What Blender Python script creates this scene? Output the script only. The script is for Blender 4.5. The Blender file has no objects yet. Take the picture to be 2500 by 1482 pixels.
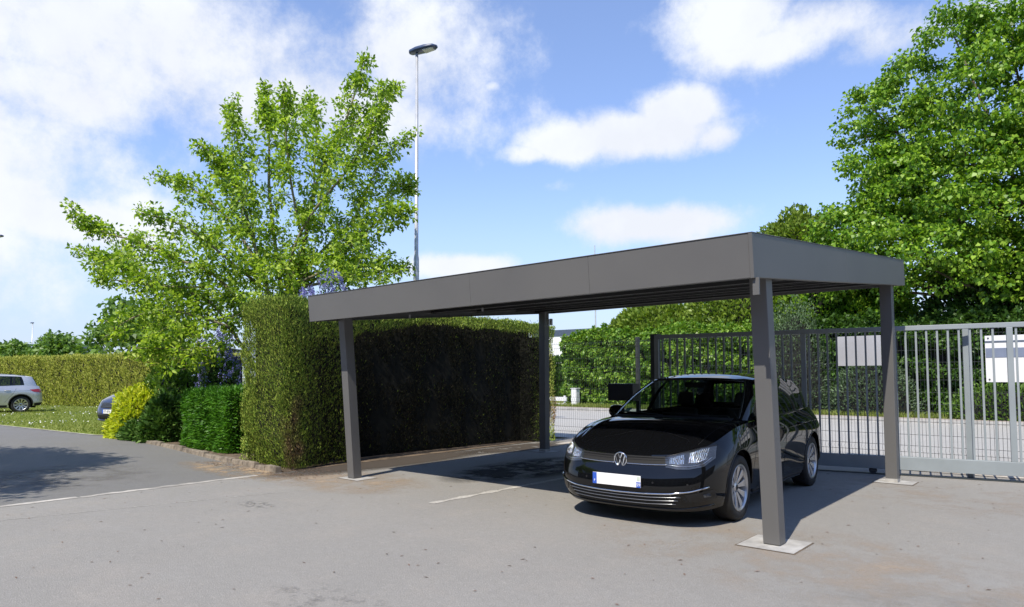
import bpy, math, random
import numpy as np
from mathutils import Vector, Matrix
from mathutils.bvhtree import BVHTree
sc = bpy.context.scene
COL = sc.collection
R = math.radians
rng = np.random.default_rng(7)
random.seed(7)

# ------------------------------------------------------------------ camera
FPX, PIT, ROL, CY, TH = 1652.6, .051, -.0047, 833.86, .7137
CAM = np.array([2.126, -5.832, 1.43])
def _axes():
    f = np.array([0, math.cos(PIT), math.sin(PIT)]); u = np.array([0, -math.sin(PIT), math.cos(PIT)]); x = np.array([1., 0, 0])
    c, s = math.cos(ROL), math.sin(ROL)
    X, U = x*c+u*s, u*c-x*s
    a = np.array([math.sin(TH), math.cos(TH), 0]); b = np.array([-math.cos(TH), math.sin(TH), 0])
    L = lambda v: np.array([-(v@b), v@a, v[2]])
    return L(X), L(U), L(f)
AX, AU, AF = _axes()
cam_d = bpy.data.cameras.new('camera'); cam = bpy.data.objects.new('camera', cam_d); COL.objects.link(cam)
m = Matrix.Identity(4)
for i in range(3):
    m[i][0] = AX[i]; m[i][1] = AU[i]; m[i][2] = -AF[i]; m[i][3] = CAM[i]
cam.matrix_world = m
cam_d.sensor_width = 36; cam_d.lens = FPX/2500*36
cam_d.shift_y = (CY-741)/2500
cam_d.clip_end = 3000; cam_d.clip_start = .05
sc.camera = cam
def ray(x, y): return AF + AX*(x-1250)/FPX - AU*(y-CY)/FPX
def dep(x, y, D): return CAM + ray(x, y)*D                    # survey point at distance D
def at_y(x, y, Y): d = ray(x, y); return CAM + d*(Y-CAM[1])/d[1]
def at_z(x, y, z): d = ray(x, y); return CAM + d*(z-CAM[2])/d[2]

# ------------------------------------------------------------------ sun, sky, exposure
SEL, SAZ = R(53.5), R(169.6)
S = Vector((math.sin(SAZ)*math.cos(SEL), math.cos(SAZ)*math.cos(SEL), math.sin(SEL)))
sd = bpy.data.lights.new('sun', 'SUN'); sun = bpy.data.objects.new('sun', sd); COL.objects.link(sun)
sd.energy = 5.0; sd.angle = R(.5); sd.color = (1, .93, .81)
sun.rotation_euler = S.to_track_quat('Z', 'Y').to_euler(); sun.location = (0, -20, 30)
sc.view_settings.view_transform = 'Standard'; sc.view_settings.look = 'None'
sc.view_settings.exposure = .2; sc.view_settings.gamma = 1
W = bpy.data.worlds.new('World'); sc.world = W; W.use_nodes = True
nt = W.node_tree; N = nt.nodes; LK = nt.links; N.clear()
def nd(t, **k):
    n = N.new(t)
    for a, b in k.items(): setattr(n, a, b)
    return n
out = nd('ShaderNodeOutputWorld'); bg = nd('ShaderNodeBackground'); bg.inputs[1].default_value = .085
sky = nd('ShaderNodeTexSky', sky_type='NISHITA'); sky.sun_disc = False
sky.sun_elevation = SEL; sky.sun_rotation = SAZ; sky.air_density = 1.2; sky.dust_density = .15; sky.ozone_density = 2.2
tint = nd('ShaderNodeMix', data_type='RGBA', blend_type='MULTIPLY'); tint.inputs[0].default_value = 1
LK.new(sky.outputs[0], tint.inputs[6]); tint.inputs[7].default_value = (1.78, 1.84, 2.26, 1)
tc = nd('ShaderNodeTexCoord')
def mth(op, a, b=None, c=None, clamp=False):
    n = nd('ShaderNodeMath', operation=op); n.use_clamp = clamp
    for i, v in enumerate((a, b, c)):
        if v is None: continue
        if isinstance(v, (int, float)): n.inputs[i].default_value = v
        else: LK.new(v, n.inputs[i])
    return n.outputs[0]
def vm(op, a, b=None):
    n = nd('ShaderNodeVectorMath', operation=op)
    for i, v in enumerate((a, b)):
        if v is None: continue
        if hasattr(v, 'links'): LK.new(v, n.inputs[i])
        else: n.inputs[i].default_value = tuple(v)
    return n
dirn = tc.outputs['Generated']
nz = nd('ShaderNodeTexNoise'); nz.inputs['Scale'].default_value = 5; nz.inputs['Detail'].default_value = 9; nz.inputs['Roughness'].default_value = .58
LK.new(dirn, nz.inputs['Vector'])
nz2 = nd('ShaderNodeTexNoise'); nz2.inputs['Scale'].default_value = 16; nz2.inputs['Detail'].default_value = 8; nz2.inputs['Roughness'].default_value = .68
LK.new(dirn, nz2.inputs['Vector'])
# each cloud: a bearing in the sky, its width and height there, and its density
CL = [(350,110,520,170,.82),(720,250,420,110,.85),(120,220,220,80,.8),(1010,130,190,150,.8),(900,300,120,60,.5),(1080,235,110,70,.55),
      (1560,330,230,58,1.15),(1660,275,110,58,1.15),(1400,350,130,48,1.1),(1300,375,90,28,.75),(1740,335,75,42,.9),
      (1590,548,200,56,1.2),(1350,458,62,26,.45),(1640,580,150,30,.8),(1230,262,40,30,.35),(1200,210,28,16,.5),
      (1790,60,120,110,.95),(1850,120,140,45,.95),(1990,60,150,60,.75),(2170,90,110,60,.65),(2400,30,200,40,.5),
      (160,535,230,62,.85),(340,500,120,45,.6),(10,665,60,16,.5),(1130,650,150,34,.9),(90,765,50,14,.4),(10,345,60,24,.5),(150,640,90,25,.3),
      (-500,300,400,260,.9)]
tot = None
for (x, y, w, h, dns) in CL:
    c = Vector(ray(x, y)).normalized()
    rt = Vector((0, 0, 1)).cross(c).normalized(); up = c.cross(rt)
    k = FPX/Vector(ray(x, y)).length
    v = vm('SUBTRACT', dirn, c).outputs[0]
    a = vm('DOT_PRODUCT', v, rt*(k/w)).outputs['Value']; b = vm('DOT_PRODUCT', v, up*(k/h)).outputs['Value']
    d2 = mth('ADD', mth('MULTIPLY', a, a), mth('MULTIPLY', b, b))
    front = vm('DOT_PRODUCT', dirn, c).outputs['Value']
    g = mth('MULTIPLY', mth('MULTIPLY', mth('EXPONENT', mth('MULTIPLY', d2, -1.0)), dns), mth('GREATER_THAN', front, 0))
    tot = g if tot is None else mth('MAXIMUM', tot, g)
dens = mth('ADD', tot, mth('MULTIPLY', mth('SUBTRACT', nz.outputs[0], .5), 1.1))
dens = mth('ADD', dens, mth('MULTIPLY', mth('SUBTRACT', nz2.outputs[0], .5), .80))
mr = nd('ShaderNodeMapRange', interpolation_type='SMOOTHSTEP'); LK.new(dens, mr.inputs[0]); mr.inputs[1].default_value = .24; mr.inputs[2].default_value = .80
sep = nd('ShaderNodeSeparateXYZ'); LK.new(dirn, sep.inputs[0])
hz = nd('ShaderNodeMapRange', interpolation_type='SMOOTHSTEP'); LK.new(sep.outputs[2], hz.inputs[0])
hz.inputs[1].default_value = .30; hz.inputs[2].default_value = 0.0; hz.inputs[3].default_value = .13; hz.inputs[4].default_value = .85
mask = mr.outputs[0]
shd = nd('ShaderNodeMapRange'); LK.new(nz.outputs[0], shd.inputs[0]); shd.inputs[1].default_value = .40; shd.inputs[2].default_value = .60; shd.inputs[3].default_value = 9.6; shd.inputs[4].default_value = 10.6
cc = nd('ShaderNodeCombineColor'); LK.new(mth('MULTIPLY', shd.outputs[0], .93), cc.inputs[0]); LK.new(mth('MULTIPLY', shd.outputs[0], .97), cc.inputs[1]); LK.new(mth('MULTIPLY', shd.outputs[0], 1.06), cc.inputs[2])
mx = nd('ShaderNodeMix', data_type='RGBA'); hzm = nd('ShaderNodeMix', data_type='RGBA'); LK.new(hz.outputs[0], hzm.inputs[0]); LK.new(tint.outputs[2], hzm.inputs[6]); hzm.inputs[7].default_value = (6.0, 7.4, 10.0, 1)
LK.new(mask, mx.inputs[0]); LK.new(hzm.outputs[2], mx.inputs[6]); LK.new(cc.outputs[0], mx.inputs[7])
LK.new(mx.outputs[2], bg.inputs[0]); LK.new(bg.outputs[0], out.inputs[0])
sc.cycles.max_bounces = 6; sc.cycles.diffuse_bounces = 3; sc.cycles.transparent_max_bounces = 12
sc.cycles.use_denoising = True

# ------------------------------------------------------------------ helpers
def tag(o, label=None, cat=None, group=None, kind=None):
    if label: o['label'] = label
    if cat: o['category'] = cat
    if group: o['group'] = group
    if kind: o['kind'] = kind
    return o
def link(o, parent=None):
    COL.objects.link(o)
    if parent is not None: o.parent = parent
    return o
def thing(name, label, cat, loc=(0, 0, 0), rz=0, group=None):
    o = bpy.data.objects.new(name, None); o.empty_display_size = .2; o.location = loc; o.rotation_euler = (0, 0, rz)
    return tag(link(o), label, cat, group)
def obj(name, V, F, mat, parent=None, smooth=False):
    me = bpy.data.meshes.new(name)
    if isinstance(V, np.ndarray) and isinstance(F, np.ndarray):
        k = F.shape[1]
        me.vertices.add(len(V)); me.vertices.foreach_set('co', V.astype(np.float32).ravel())
        me.loops.add(F.size); me.loops.foreach_set('vertex_index', F.astype(np.int32).ravel())
        me.polygons.add(len(F)); me.polygons.foreach_set('loop_start', np.arange(0, F.size, k, dtype=np.int32))
        me.polygons.foreach_set('loop_total', np.full(len(F), k, dtype=np.int32))
        me.update(calc_edges=True)
    else:
        me.from_pydata([tuple(v) for v in V], [], F); me.update()
    if smooth: me.polygons.foreach_set('use_smooth', [True]*len(me.polygons))
    me.materials.append(mat)
    return link(bpy.data.objects.new(name, me), parent)
def world_of(parent):   # children of a placed thing are given in the thing's own frame
    return parent
class MB:
    def __init__(s): s.V = []; s.F = []; s.M = Matrix.Identity(4)
    def add(s, vs, fs):
        o = len(s.V); s.V += [tuple(s.M @ Vector(v)) for v in vs]; s.F += [tuple(i+o for i in f) for f in fs]; return s
    def box(s, a, b):
        (x0, y0, z0), (x1, y1, z1) = a, b
        return s.add([(x0,y0,z0),(x1,y0,z0),(x1,y1,z0),(x0,y1,z0),(x0,y0,z1),(x1,y0,z1),(x1,y1,z1),(x0,y1,z1)],
                     [(0,3,2,1),(4,5,6,7),(0,1,5,4),(1,2,6,5),(2,3,7,6),(3,0,4,7)])
    def prism(s, base, top):
        n = len(base); return s.add(list(base)+list(top), [tuple(range(n))[::-1], tuple(range(n, 2*n))]+[(i, (i+1)%n, (i+1)%n+n, i+n) for i in range(n)])
    def tube(s, P, r, n=8, cap=True, flat=None):
        P = [Vector(p) for p in P]; rs = r if isinstance(r, (list, tuple, np.ndarray)) else [r]*len(P)
        up = Vector((0, 0, 1)); vs = []; prev = None
        for i, p in enumerate(P):
            t = (P[min(i+1, len(P)-1)]-P[max(i-1, 0)]).normalized()
            if prev is None:
                u = t.cross(up)
                if u.length < .05: u = t.cross(Vector((1, 0, 0)))
            else: u = prev - t*prev.dot(t)
            u.normalize(); prev = u; w = t.cross(u)
            for k in range(n):
                a = 2*math.pi*k/n; vs.append(p+u*math.cos(a)*rs[i]+w*math.sin(a)*rs[i]*(flat or 1))
        fs = [(i*n+k, i*n+(k+1)%n, (i+1)*n+(k+1)%n, (i+1)*n+k) for i in range(len(P)-1) for k in range(n)]
        if cap: fs += [tuple(range(n))[::-1], tuple(range((len(P)-1)*n, len(P)*n))]
        return s.add(vs, fs)
    def lathe(s, prof, n=32, ax='x'):   # prof: (radius, along-axis)
        vs = []
        for r, h in prof:
            for k in range(n):
                a = 2*math.pi*k/n; c, q = r*math.cos(a), r*math.sin(a)
                vs.append((h, c, q) if ax == 'x' else ((c, h, q) if ax == 'y' else (c, q, h)))
        return s.add(vs, [(i*n+k, i*n+(k+1)%n, (i+1)*n+(k+1)%n, (i+1)*n+k) for i in range(len(prof)-1) for k in range(n)])
    def build(s, name, mat, parent=None, smooth=False, bevel=0):
        o = obj(name, s.V, s.F, mat, parent, smooth)
        if bevel:
            b = o.modifiers.new('bevel', 'BEVEL'); b.width = bevel; b.segments = 2; b.limit_method = 'ANGLE'
        return o
# materials
class NT:
    def __init__(s, name):
        s.m = bpy.data.materials.new(name); s.m.use_nodes = True; s.t = s.m.node_tree; s.n = s.t.nodes; s.n.clear()
        s.out = s.n.new('ShaderNodeOutputMaterial'); s.p = s.n.new('ShaderNodeBsdfPrincipled'); s.t.links.new(s.p.outputs[0], s.out.inputs[0]); s._c = None
    def link(s, a, b): s.t.links.new(a, b)
    def coord(s):
        if not s._c:
            s._c = s.n.new('ShaderNodeNewGeometry').outputs['Position']
        return s._c
    def objcoord(s): return s.n.new('ShaderNodeTexCoord').outputs['Object']
    def noise(s, scale, detail=4, rough=.55, vec=None, stretch=None):
        v = vec or s.coord()
        if stretch:
            mp = s.n.new('ShaderNodeMapping'); s.link(v, mp.inputs[0]); mp.inputs['Scale'].default_value = stretch; v = mp.outputs[0]
        n = s.n.new('ShaderNodeTexNoise'); s.link(v, n.inputs['Vector']); n.inputs['Scale'].default_value = scale; n.inputs['Detail'].default_value = detail; n.inputs['Roughness'].default_value = rough
        return n.outputs[0]
    def ramp(s, fac, stops):
        r = s.n.new('ShaderNodeValToRGB'); s.link(fac, r.inputs[0]); e = r.color_ramp.elements
        while len(e) < len(stops): e.new(.5)
        for i, (p, c) in enumerate(stops): e[i].position = p; e[i].color = (*c, 1) if len(c) == 3 else c
        return r.outputs[0]
    def mix(s, fac, a, b, mode='MIX'):
        n = s.n.new('ShaderNodeMix'); n.data_type = 'RGBA'; n.blend_type = mode
        for i, v in ((0, fac), (6, a), (7, b)):
            if isinstance(v, (int, float)): n.inputs[i].default_value = v
            elif isinstance(v, tuple): n.inputs[i].default_value = (*v, 1)
            else: s.link(v, n.inputs[i])
        return n.outputs[2]
    def rng(s, v, a, b, c=0, d=1):
        n = s.n.new('ShaderNodeMapRange'); s.link(v, n.inputs[0])
        for i, q in enumerate((a, b, c, d)): n.inputs[i+1].default_value = q
        return n.outputs[0]
    def math(s, op, a, b):
        n = s.n.new('ShaderNodeMath'); n.operation = op
        for i, v in ((0, a), (1, b)):
            if isinstance(v, (int, float)): n.inputs[i].default_value = v
            else: s.link(v, n.inputs[i])
        return n.outputs[0]
    def bump(s, h, strength, dist):
        b = s.n.new('ShaderNodeBump'); s.link(h, b.inputs['Height']); b.inputs['Strength'].default_value = strength; b.inputs['Distance'].default_value = dist
        s.link(b.outputs[0], s.p.inputs['Normal'])
    def set(s, base=None, rough=None, metal=None, coat=None, spec=None, coatr=.03):
        for k, v in (('Base Color', base), ('Roughness', rough), ('Metallic', metal), ('Coat Weight', coat), ('Specular IOR Level', spec)):
            if v is None: continue
            if isinstance(v, tuple): s.p.inputs[k].default_value = (*v, 1)
            elif isinstance(v, (int, float)): s.p.inputs[k].default_value = v
            else: s.link(v, s.p.inputs[k])
        if coat: s.p.inputs['Coat Roughness'].default_value = coatr
        return s
def simple(name, base, rough=.5, metal=0, coat=0, var=.12, scale=6, spec=None, bump=0):
    t = NT(name); n = t.noise(scale, 5)
    c0 = tuple(x*(1-var) for x in base); c1 = tuple(min(1, x*(1+var)) for x in base)
    t.set(t.ramp(n, [(.35, c0), (.65, c1)]), rough, metal, coat, spec)
    if bump: t.bump(t.noise(scale*20, 3), bump, .003)
    return t.m
def leafmat(name, cols, trans=.3, rough=.5, brown=None, bscale=1.2, bthr=.6, zone=None, zs=.8):
    t = NT(name)
    isl = t.n.new('ShaderNodeNewGeometry').outputs['Random Per Island']
    k = len(cols); col = t.ramp(isl, [(i/(k-1), c) for i, c in enumerate(cols)])
    if zone: col = t.mix(t.rng(t.noise(zs, 2), .42, .6), col, t.mix(.75, col, zone))
    if brown:
        b = t.rng(t.noise(bscale, 4, .65, stretch=(1, 1, .45)), bthr, bthr+.12)
        col = t.mix(b, col, t.mix(isl, brown, tuple(x*.55 for x in brown)))
    t.set(col, rough, 0, None, .35)
    tr = t.n.new('ShaderNodeBsdfTranslucent'); t.link(t.mix(1.0, col, (1.25, 1.35, .55), 'MULTIPLY'), tr.inputs[0])
    ms = t.n.new('ShaderNodeMixShader'); ms.inputs[0].default_value = trans
    t.link(t.p.outputs[0], ms.inputs[1]); t.link(tr.outputs[0], ms.inputs[2]); t.link(ms.outputs[0], t.out.inputs[0])
    return t.m
M = {}
M['bark'] = simple('bark', (.14, .11, .07), .9, var=.4, scale=14, bump=.5)
M['bark_pale'] = simple('bark_pale', (.24, .21, .13), .9, var=.4, scale=10, bump=.4)
M['core'] = simple('shrub_inner_shade', (.007, .008, .005), 1, var=.4, scale=9)  # near-black core: the shade deep between leaves put into a colour
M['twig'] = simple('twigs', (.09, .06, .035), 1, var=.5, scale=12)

def unit(v): return v/np.maximum(np.linalg.norm(v, axis=-1, keepdims=True), 1e-9)
def leaves(P, Dr, Nr, L, Wd, fold=.25):
    """one four-cornered leaf, folded along its rib, at each P, pointing along Dr and facing Nr"""
    n = len(P); L = np.broadcast_to(L, n)[:, None]; Wd = np.broadcast_to(Wd, n)[:, None]
    D = unit(Dr); Sd = unit(np.cross(D, Nr)); Nn = np.cross(Sd, D)
    V = np.stack([P, P+D*L*.45-Sd*Wd*.5+Nn*Wd*fold, P+D*L-Nn*L*.1, P+D*L*.45+Sd*Wd*.5+Nn*Wd*fold], 1).reshape(-1, 3)
    F = np.arange(4*n).reshape(n, 4)
    return V, F
def rdir(n, up=.0):
    v = rng.normal(size=(n, 3)); v[:, 2] += up; return unit(v)
def foliage(name, C, rad, per, L, Wd, mat, parent, out=None, up=.5, droop=-.1, flat=1.0):
    """leaf clusters: C centres, rad radius, per leaves each"""
    n = len(C); c = np.repeat(C, per, 0)
    rr = np.broadcast_to(rad, n); rr = np.repeat(rr, per)
    off = rdir(len(c))*(rng.random(len(c))**.5*rr)[:, None]; off[:, 2] *= flat
    D = unit(off+rdir(len(c))*rr[:, None]*.7+np.array([0, 0, droop])*rr[:, None])
    Nn = rdir(len(c), up)+0
    Nn[:, 2] = np.abs(Nn[:, 2])+.2
    l = L*(.42+1.0*rng.random(len(c)))
    V, F = leaves(c+off, D, Nn, l, l*Wd/L)
    return obj(name, V, F, mat, parent)
def noise3(P, s, seed=0):
    r = np.random.default_rng(seed); v = 0
    for i in range(6):
        k = r.normal(size=3)*s*(1+.5*i); ph = r.random()*6.28
        v = v+np.sin(P@k+ph)/(1+.4*i)
    return v/3.

# ================================================================== GROUND
def sheet(name, pts, z, mat, kind='structure', sub=None):
    o = obj(name, [(x, y, z) for x, y in pts], [tuple(range(len(pts)))], mat); return tag(o, kind=kind)
def asphalt(name, base, warm, patch, speck=.35, warmth=.5, mid=.5):
    t = NT(name)
    big = t.noise(.35, 5, .6); med = t.noise(1.6, 6, .65); fine = t.noise(60, 3, .7); grit = t.noise(120, 2, .8)
    c = t.mix(t.rng(big, .38, .62), base, tuple(x*.92 for x in base))
    c = t.mix(t.math('MULTIPLY', t.rng(med, .50, .68), warmth), c, warm)
    c = t.mix(t.math('MULTIPLY', t.rng(t.noise(.9, 6, .7, stretch=(1, 2.2, 1)), .55, .75), .5), c, patch)
    mid_ = t.noise(14, 5, .75); c = t.mix(t.rng(mid_, .38, .62, 0, .26), c, tuple(x*.62 for x in base)); c = t.mix(t.rng(t.noise(27, 3, .8), .56, .70, 0, .30), c, tuple(min(1, x*1.5) for x in base))
    c = t.mix(t.rng(fine, .3, .7, 0, speck), c, tuple(x*.55 for x in base))
    c = t.mix(t.math('MULTIPLY', t.rng(grit, .57, .68), .7), c, tuple(min(1, x*1.6) for x in base))
    c = t.mix(t.math('MULTIPLY', t.rng(grit, .44, .32), .7), c, tuple(x*.45 for x in base))
    # worn scuffs and thin cracks
    sc_ = t.noise(3.2, 8, .75, stretch=(1, 3.5, 1)); c = t.mix(t.math('MULTIPLY', t.rng(sc_, .62, .72), .35), c, tuple(min(1, x*1.35) for x in warm))
    t.set(c, t.rng(med, .3, .7, .75, .95), spec=.3)
    t.bump(t.math('ADD', t.math('MULTIPLY', fine, .6), t.math('MULTIPLY', grit, .6)), .9, .008)
    return t
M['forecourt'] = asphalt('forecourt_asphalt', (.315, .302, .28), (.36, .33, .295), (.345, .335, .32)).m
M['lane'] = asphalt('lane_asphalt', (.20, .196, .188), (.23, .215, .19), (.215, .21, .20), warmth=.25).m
M['road'] = asphalt('road_asphalt', (.44, .43, .41), (.46, .43, .40), (.48, .47, .46), speck=.2).m
M['concrete'] = simple('concrete', (.38, .37, .35), .9, var=.2, scale=7, bump=.3)
M['gutter'] = simple('gutter_concrete', (.40, .375, .34), .9, var=.4, scale=3, bump=.4)
M['soil'] = simple('soil', (.12, .088, .06), 1, var=.45, scale=5, bump=.8)
M['paint_line'] = None
t = NT('worn_line_paint'); w = t.noise(22, 6, .75)
t.set(t.mix(t.rng(w, .40, .60), (.52, .50, .46), (.33, .31, .28)), .9); M['paint_line'] = t.m
t = NT('grass_turf'); g = t.noise(.7, 5, .6); h = t.noise(40, 4, .7)
c = t.mix(t.rng(g, .35, .65), (.20, .25, .055), (.30, .30, .09)); c = t.mix(t.rng(h, .3, .7, 0, .5), c, (.10, .16, .03))
t.set(c, 1, spec=.1); t.bump(h, .8, .02); M['grass'] = t.m
M['far_ground'] = simple('far_ground', (.16, .17, .10), 1, var=.3, scale=.05)
sheet('ground', [(-1500, -1500), (1500, -1500), (1500, 1500), (-1500, 1500)], -.03, M['far_ground'])
sheet('forecourt', [(-7.2, -60), (60, -60), (60, 6.94), (-7.2, 6.94)], 0, M['forecourt'])
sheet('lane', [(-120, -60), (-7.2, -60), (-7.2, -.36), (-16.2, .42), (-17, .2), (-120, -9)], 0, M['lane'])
sheet('lawn', [(-120, -8.95), (-17, .25), (-16.3, .44), (-11, 1.5), (-11, 6.9), (-36, 6.9), (-44, 14), (-120, 40)], .004, M['grass'])
sheet('planting_bed', [(-16.2, .45), (-7.2, -.30), (-7.25, 6.0), (-16, 6.4)], .006, M['soil'])
def wobble(x0, y0, x1, y1, w, n=46, amp=.012):
    L_ = []; R_ = []
    for i in range(n+1):
        f = i/n; x = x0+(x1-x0)*f; y = y0+(y1-y0)*f; L_.append((x-w/2+amp*math.sin(i*1.7)+amp*rng.normal()*.7, y)); R_.append((x+w/2+amp*math.sin(i*2.3+1)+amp*rng.normal()*.7, y))
    return L_+R_[::-1]
sheet('gutter_strip', wobble(-7.2, -30, -7.2, -3.05, .125, 120), .004, M['gutter']); sheet('gutter_strip', wobble(-7.17, -3.02, -7.22, -.75, .115, 24, .014), .004, M['gutter'])
sheet('road', [(-36, 6.95), (80, 6.95), (80, 17.0), (-36, 17.0)], .0, M['road'])
sheet('verge', [(-120, 18.0), (80, 18.0), (80, 40), (-120, 40)], .03, M['grass'])
sheet('pavement', [(-120, 17.05), (80, 17.05), (80, 18.0), (-120, 18.0)], .10, simple('pavement', (.36, .31, .28), .9, var=.12, scale=4))
tag(MB().box((-120, 16.93, -.02), (80, 17.05, .11)).build('road_kerb', M['concrete']), kind='structure')
sheet('fence_strip', [(-6.6, 5.6), (60, 6.4), (60, 7.2), (-6.6, 7.2)], .008, simple('pale_strip', (.42, .38, .33), .95, var=.25, scale=4))
# worn stall lines on the forecourt
def line(name, P, w, z=.004):
    V = []; n = 40; P = np.array(P, float); 
    for i in range(n+1):
        p = P[0]+(P[1]-P[0])*i/n; j = w*(.5+.18*math.sin(i*1.9)+.14*math.sin(i*4.7+1)); d = (P[1]-P[0])/np.linalg.norm(P[1]-P[0]); q = np.array([-d[1], d[0]])*j
        V += [(*(p-q), z), (*(p+q), z)]
    return tag(obj(name, V, [(2*i, 2*i+2, 2*i+3, 2*i+1) for i in range(n)], M['paint_line']), kind='structure')
line('stall_line', [(-3.62, -.6), (-3.55, 4.6)], .09)
line('lane_seam', [(-7.0, -6.8), (-5.55, -1.0)], .013, .003)
sheet('lawn_edging', [(-80, -5.43), (-17, .14), (-16.3, .36), (-16.3, .43), (-17, .21), (-80, -5.36)], .012, M['gutter'])
def stain_or_shade(name, pts, base, lo, hi, sc_, z=.003, st=None):
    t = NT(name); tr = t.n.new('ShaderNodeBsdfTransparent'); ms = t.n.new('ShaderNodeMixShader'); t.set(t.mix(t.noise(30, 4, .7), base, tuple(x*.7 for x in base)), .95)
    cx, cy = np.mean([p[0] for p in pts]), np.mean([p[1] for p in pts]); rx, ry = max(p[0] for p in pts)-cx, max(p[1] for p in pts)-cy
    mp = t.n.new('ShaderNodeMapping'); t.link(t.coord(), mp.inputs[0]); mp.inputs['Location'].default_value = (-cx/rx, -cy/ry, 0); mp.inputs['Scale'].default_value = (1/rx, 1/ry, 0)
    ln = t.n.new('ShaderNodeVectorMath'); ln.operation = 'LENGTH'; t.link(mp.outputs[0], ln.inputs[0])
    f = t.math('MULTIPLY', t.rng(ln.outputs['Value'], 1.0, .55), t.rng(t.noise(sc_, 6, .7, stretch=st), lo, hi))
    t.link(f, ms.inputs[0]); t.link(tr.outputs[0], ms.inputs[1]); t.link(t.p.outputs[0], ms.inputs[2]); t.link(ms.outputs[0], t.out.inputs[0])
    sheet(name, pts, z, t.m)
def rect(cx, cy, rx, ry): return [(cx-rx, cy-ry), (cx+rx, cy-ry), (cx+rx, cy+ry), (cx-rx, cy+ry)]
stain_or_shade('line_remnant', rect(-.63, -.5, .07, .35), (.50, .48, .45), .45, .75, 22, .0028)
stain_or_shade('hedge_foot_shade', rect(-6.95, 1.6, .75, 2.6), (.07, .055, .042), .30, .42, 3, .0031)  # dark strip painting the hedge's shade on the ground at its foot
stain_or_shade('hedge_foot_shade', rect(-6.7, 4.6, .55, 1.6), (.07, .055, .042), .34, .5, 3, .0032)  # same painted hedge shade, farther back
stain_or_shade('sand_spill', rect(-7.9, -.62, 2.0, .55), (.42, .31, .20), .40, .62, 3, .0025)
stain_or_shade('sand_stain', rect(.25, -.25, 2.0, 1.2), (.44, .36, .28), .44, .85, 1.6, .0022)
stain_or_shade('sand_stain', rect(-5.75, -.2, 1.5, .9), (.44, .34, .24), .38, .75, 1.8, .0026)
stain_or_shade('sand_stain', rect(1.6, 3.6, 2.6, 1.4), (.43, .36, .29), .46, .9, 1.6, .0023)
stain_or_shade('oil_stain', rect(-4.6, 2.4, .9, 1.9), (.035, .035, .035), .40, .55, 2.2, .0027)
stain_or_shade('oil_stain', rect(-5.1, -1.9, .34, .16), (.20, .20, .19), .46, .75, 14, .0021)
stain_or_shade('oil_stain', rect(-1.6, -3.3, .7, .3), (.25, .24, .225), .50, .80, 8, .0024)
stain_or_shade('worn_patch', rect(2.6, -1.6, 2.2, 1.6), (.285, .275, .255), .45, .8, 2.5, .0019)
stain_or_shade('worn_patch', rect(-9.4, -2.6, 1.8, 1.3), (.19, .18, .165), .45, .75, 1.5, .002)
# stone kerb along the planting bed: each stone follows the next
ks = thing('bed_kerb', 'low row of worn stone kerb blocks edging the planting bed', 'kerb', (-16.2, .40, 0))
kp = np.array([(-16.2, .42), (-12.66, .16), (-9.33, -.22), (-7.8, -.34), (-7.2, -.40)])
dist = np.r_[0, np.cumsum(np.linalg.norm(np.diff(kp, axis=0), axis=1))]; s0 = 0; mb = MB()
M['kerb'] = simple('kerb_stone', (.21, .175, .135), .95, var=.4, scale=6, bump=.6)
while s0 < dist[-1]-.1:
    L = .32+.25*rng.random(); p = [np.array([np.interp(s, dist, kp[:, 0]), np.interp(s, dist, kp[:, 1])]) for s in (s0, min(s0+L, dist[-1]))]
    d = unit(p[1]-p[0]); q = np.array([-d[1], d[0]])*(.06+.01*rng.random()); h = .055+.035*rng.random(); a, b = p[0]+d*.008, p[1]-d*.008; g = q*.72; ox = np.array([16.2, -.40])
    mb.prism([(*(a-q+ox), -.02), (*(b-q+ox), -.02), (*(b+q+ox), -.02), (*(a+q+ox), -.02)], [(*(a-g+d*.02+ox), h), (*(b-g-d*.02+ox), h+.01*rng.normal()), (*(b+g-d*.02+ox), h), (*(a+g+d*.02+ox), h)])
    s0 += L
mb.build('kerb_stones', M['kerb'], ks, bevel=.012)

# ================================================================== CARPORT
t = NT('carport_paint'); n = t.noise(1.1, 3); t.set(t.ramp(n, [(.3, (.118, .117, .117)), (.7, (.132, .130, .127))]), .42, spec=.5)
t.bump(t.noise(220, 2), .05, .001); M['paint'] = t.m
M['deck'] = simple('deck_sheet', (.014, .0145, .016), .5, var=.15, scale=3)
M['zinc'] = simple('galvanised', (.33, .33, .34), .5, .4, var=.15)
WID, DEP = 5.873, 4.339; PHI = .0871
cp_ = thing('carport', 'anthracite metal carport with deep fascia on four square posts over the black hatchback', 'carport', (0, 0, 0))
RM = Matrix(((1, 0, 0, .142), (0, math.cos(PHI), -math.sin(PHI), -.6825), (0, math.sin(PHI), math.cos(PHI), 2.1815), (0, 0, 0, 1)))
RW, RL, TS = 6.125, 5.47, .3475
def rmb(): b = MB(); b.M = RM; return b
def board(x0, x1, y0, y1, name='fascia_panel'): rmb().box((x0, y0, 0), (x1, y1, TS)).build(name, M['paint'], cp_, bevel=.003)
cuts = [0, .04, .04+2.02, 3.43, 5.0, RW]
xs = [-.045]
for px_ in (1440, 1150): xs.append(at_y(px_, 680, -.68)[0]-.142)
xs = [-.03, xs[1], xs[2], -RW]
for a, b in zip(xs[:-1], xs[1:]): board(b+.001, a-.0005, 0, .025)
rmb().box((-.028, -.004, -.002), (.002, .030, TS+.003)).build('corner_trim', M['paint'], cp_)
for a, b in ((.032, 2.6), (2.6015, RL)): board(-.025, 0, a, b)
for a, b in ((.027, 2.6), (2.604, RL)): board(-RW, -RW+.025, a, b)
board(-RW+.026, -.026, RL-.025, RL, 'rear_fascia_panel')
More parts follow.
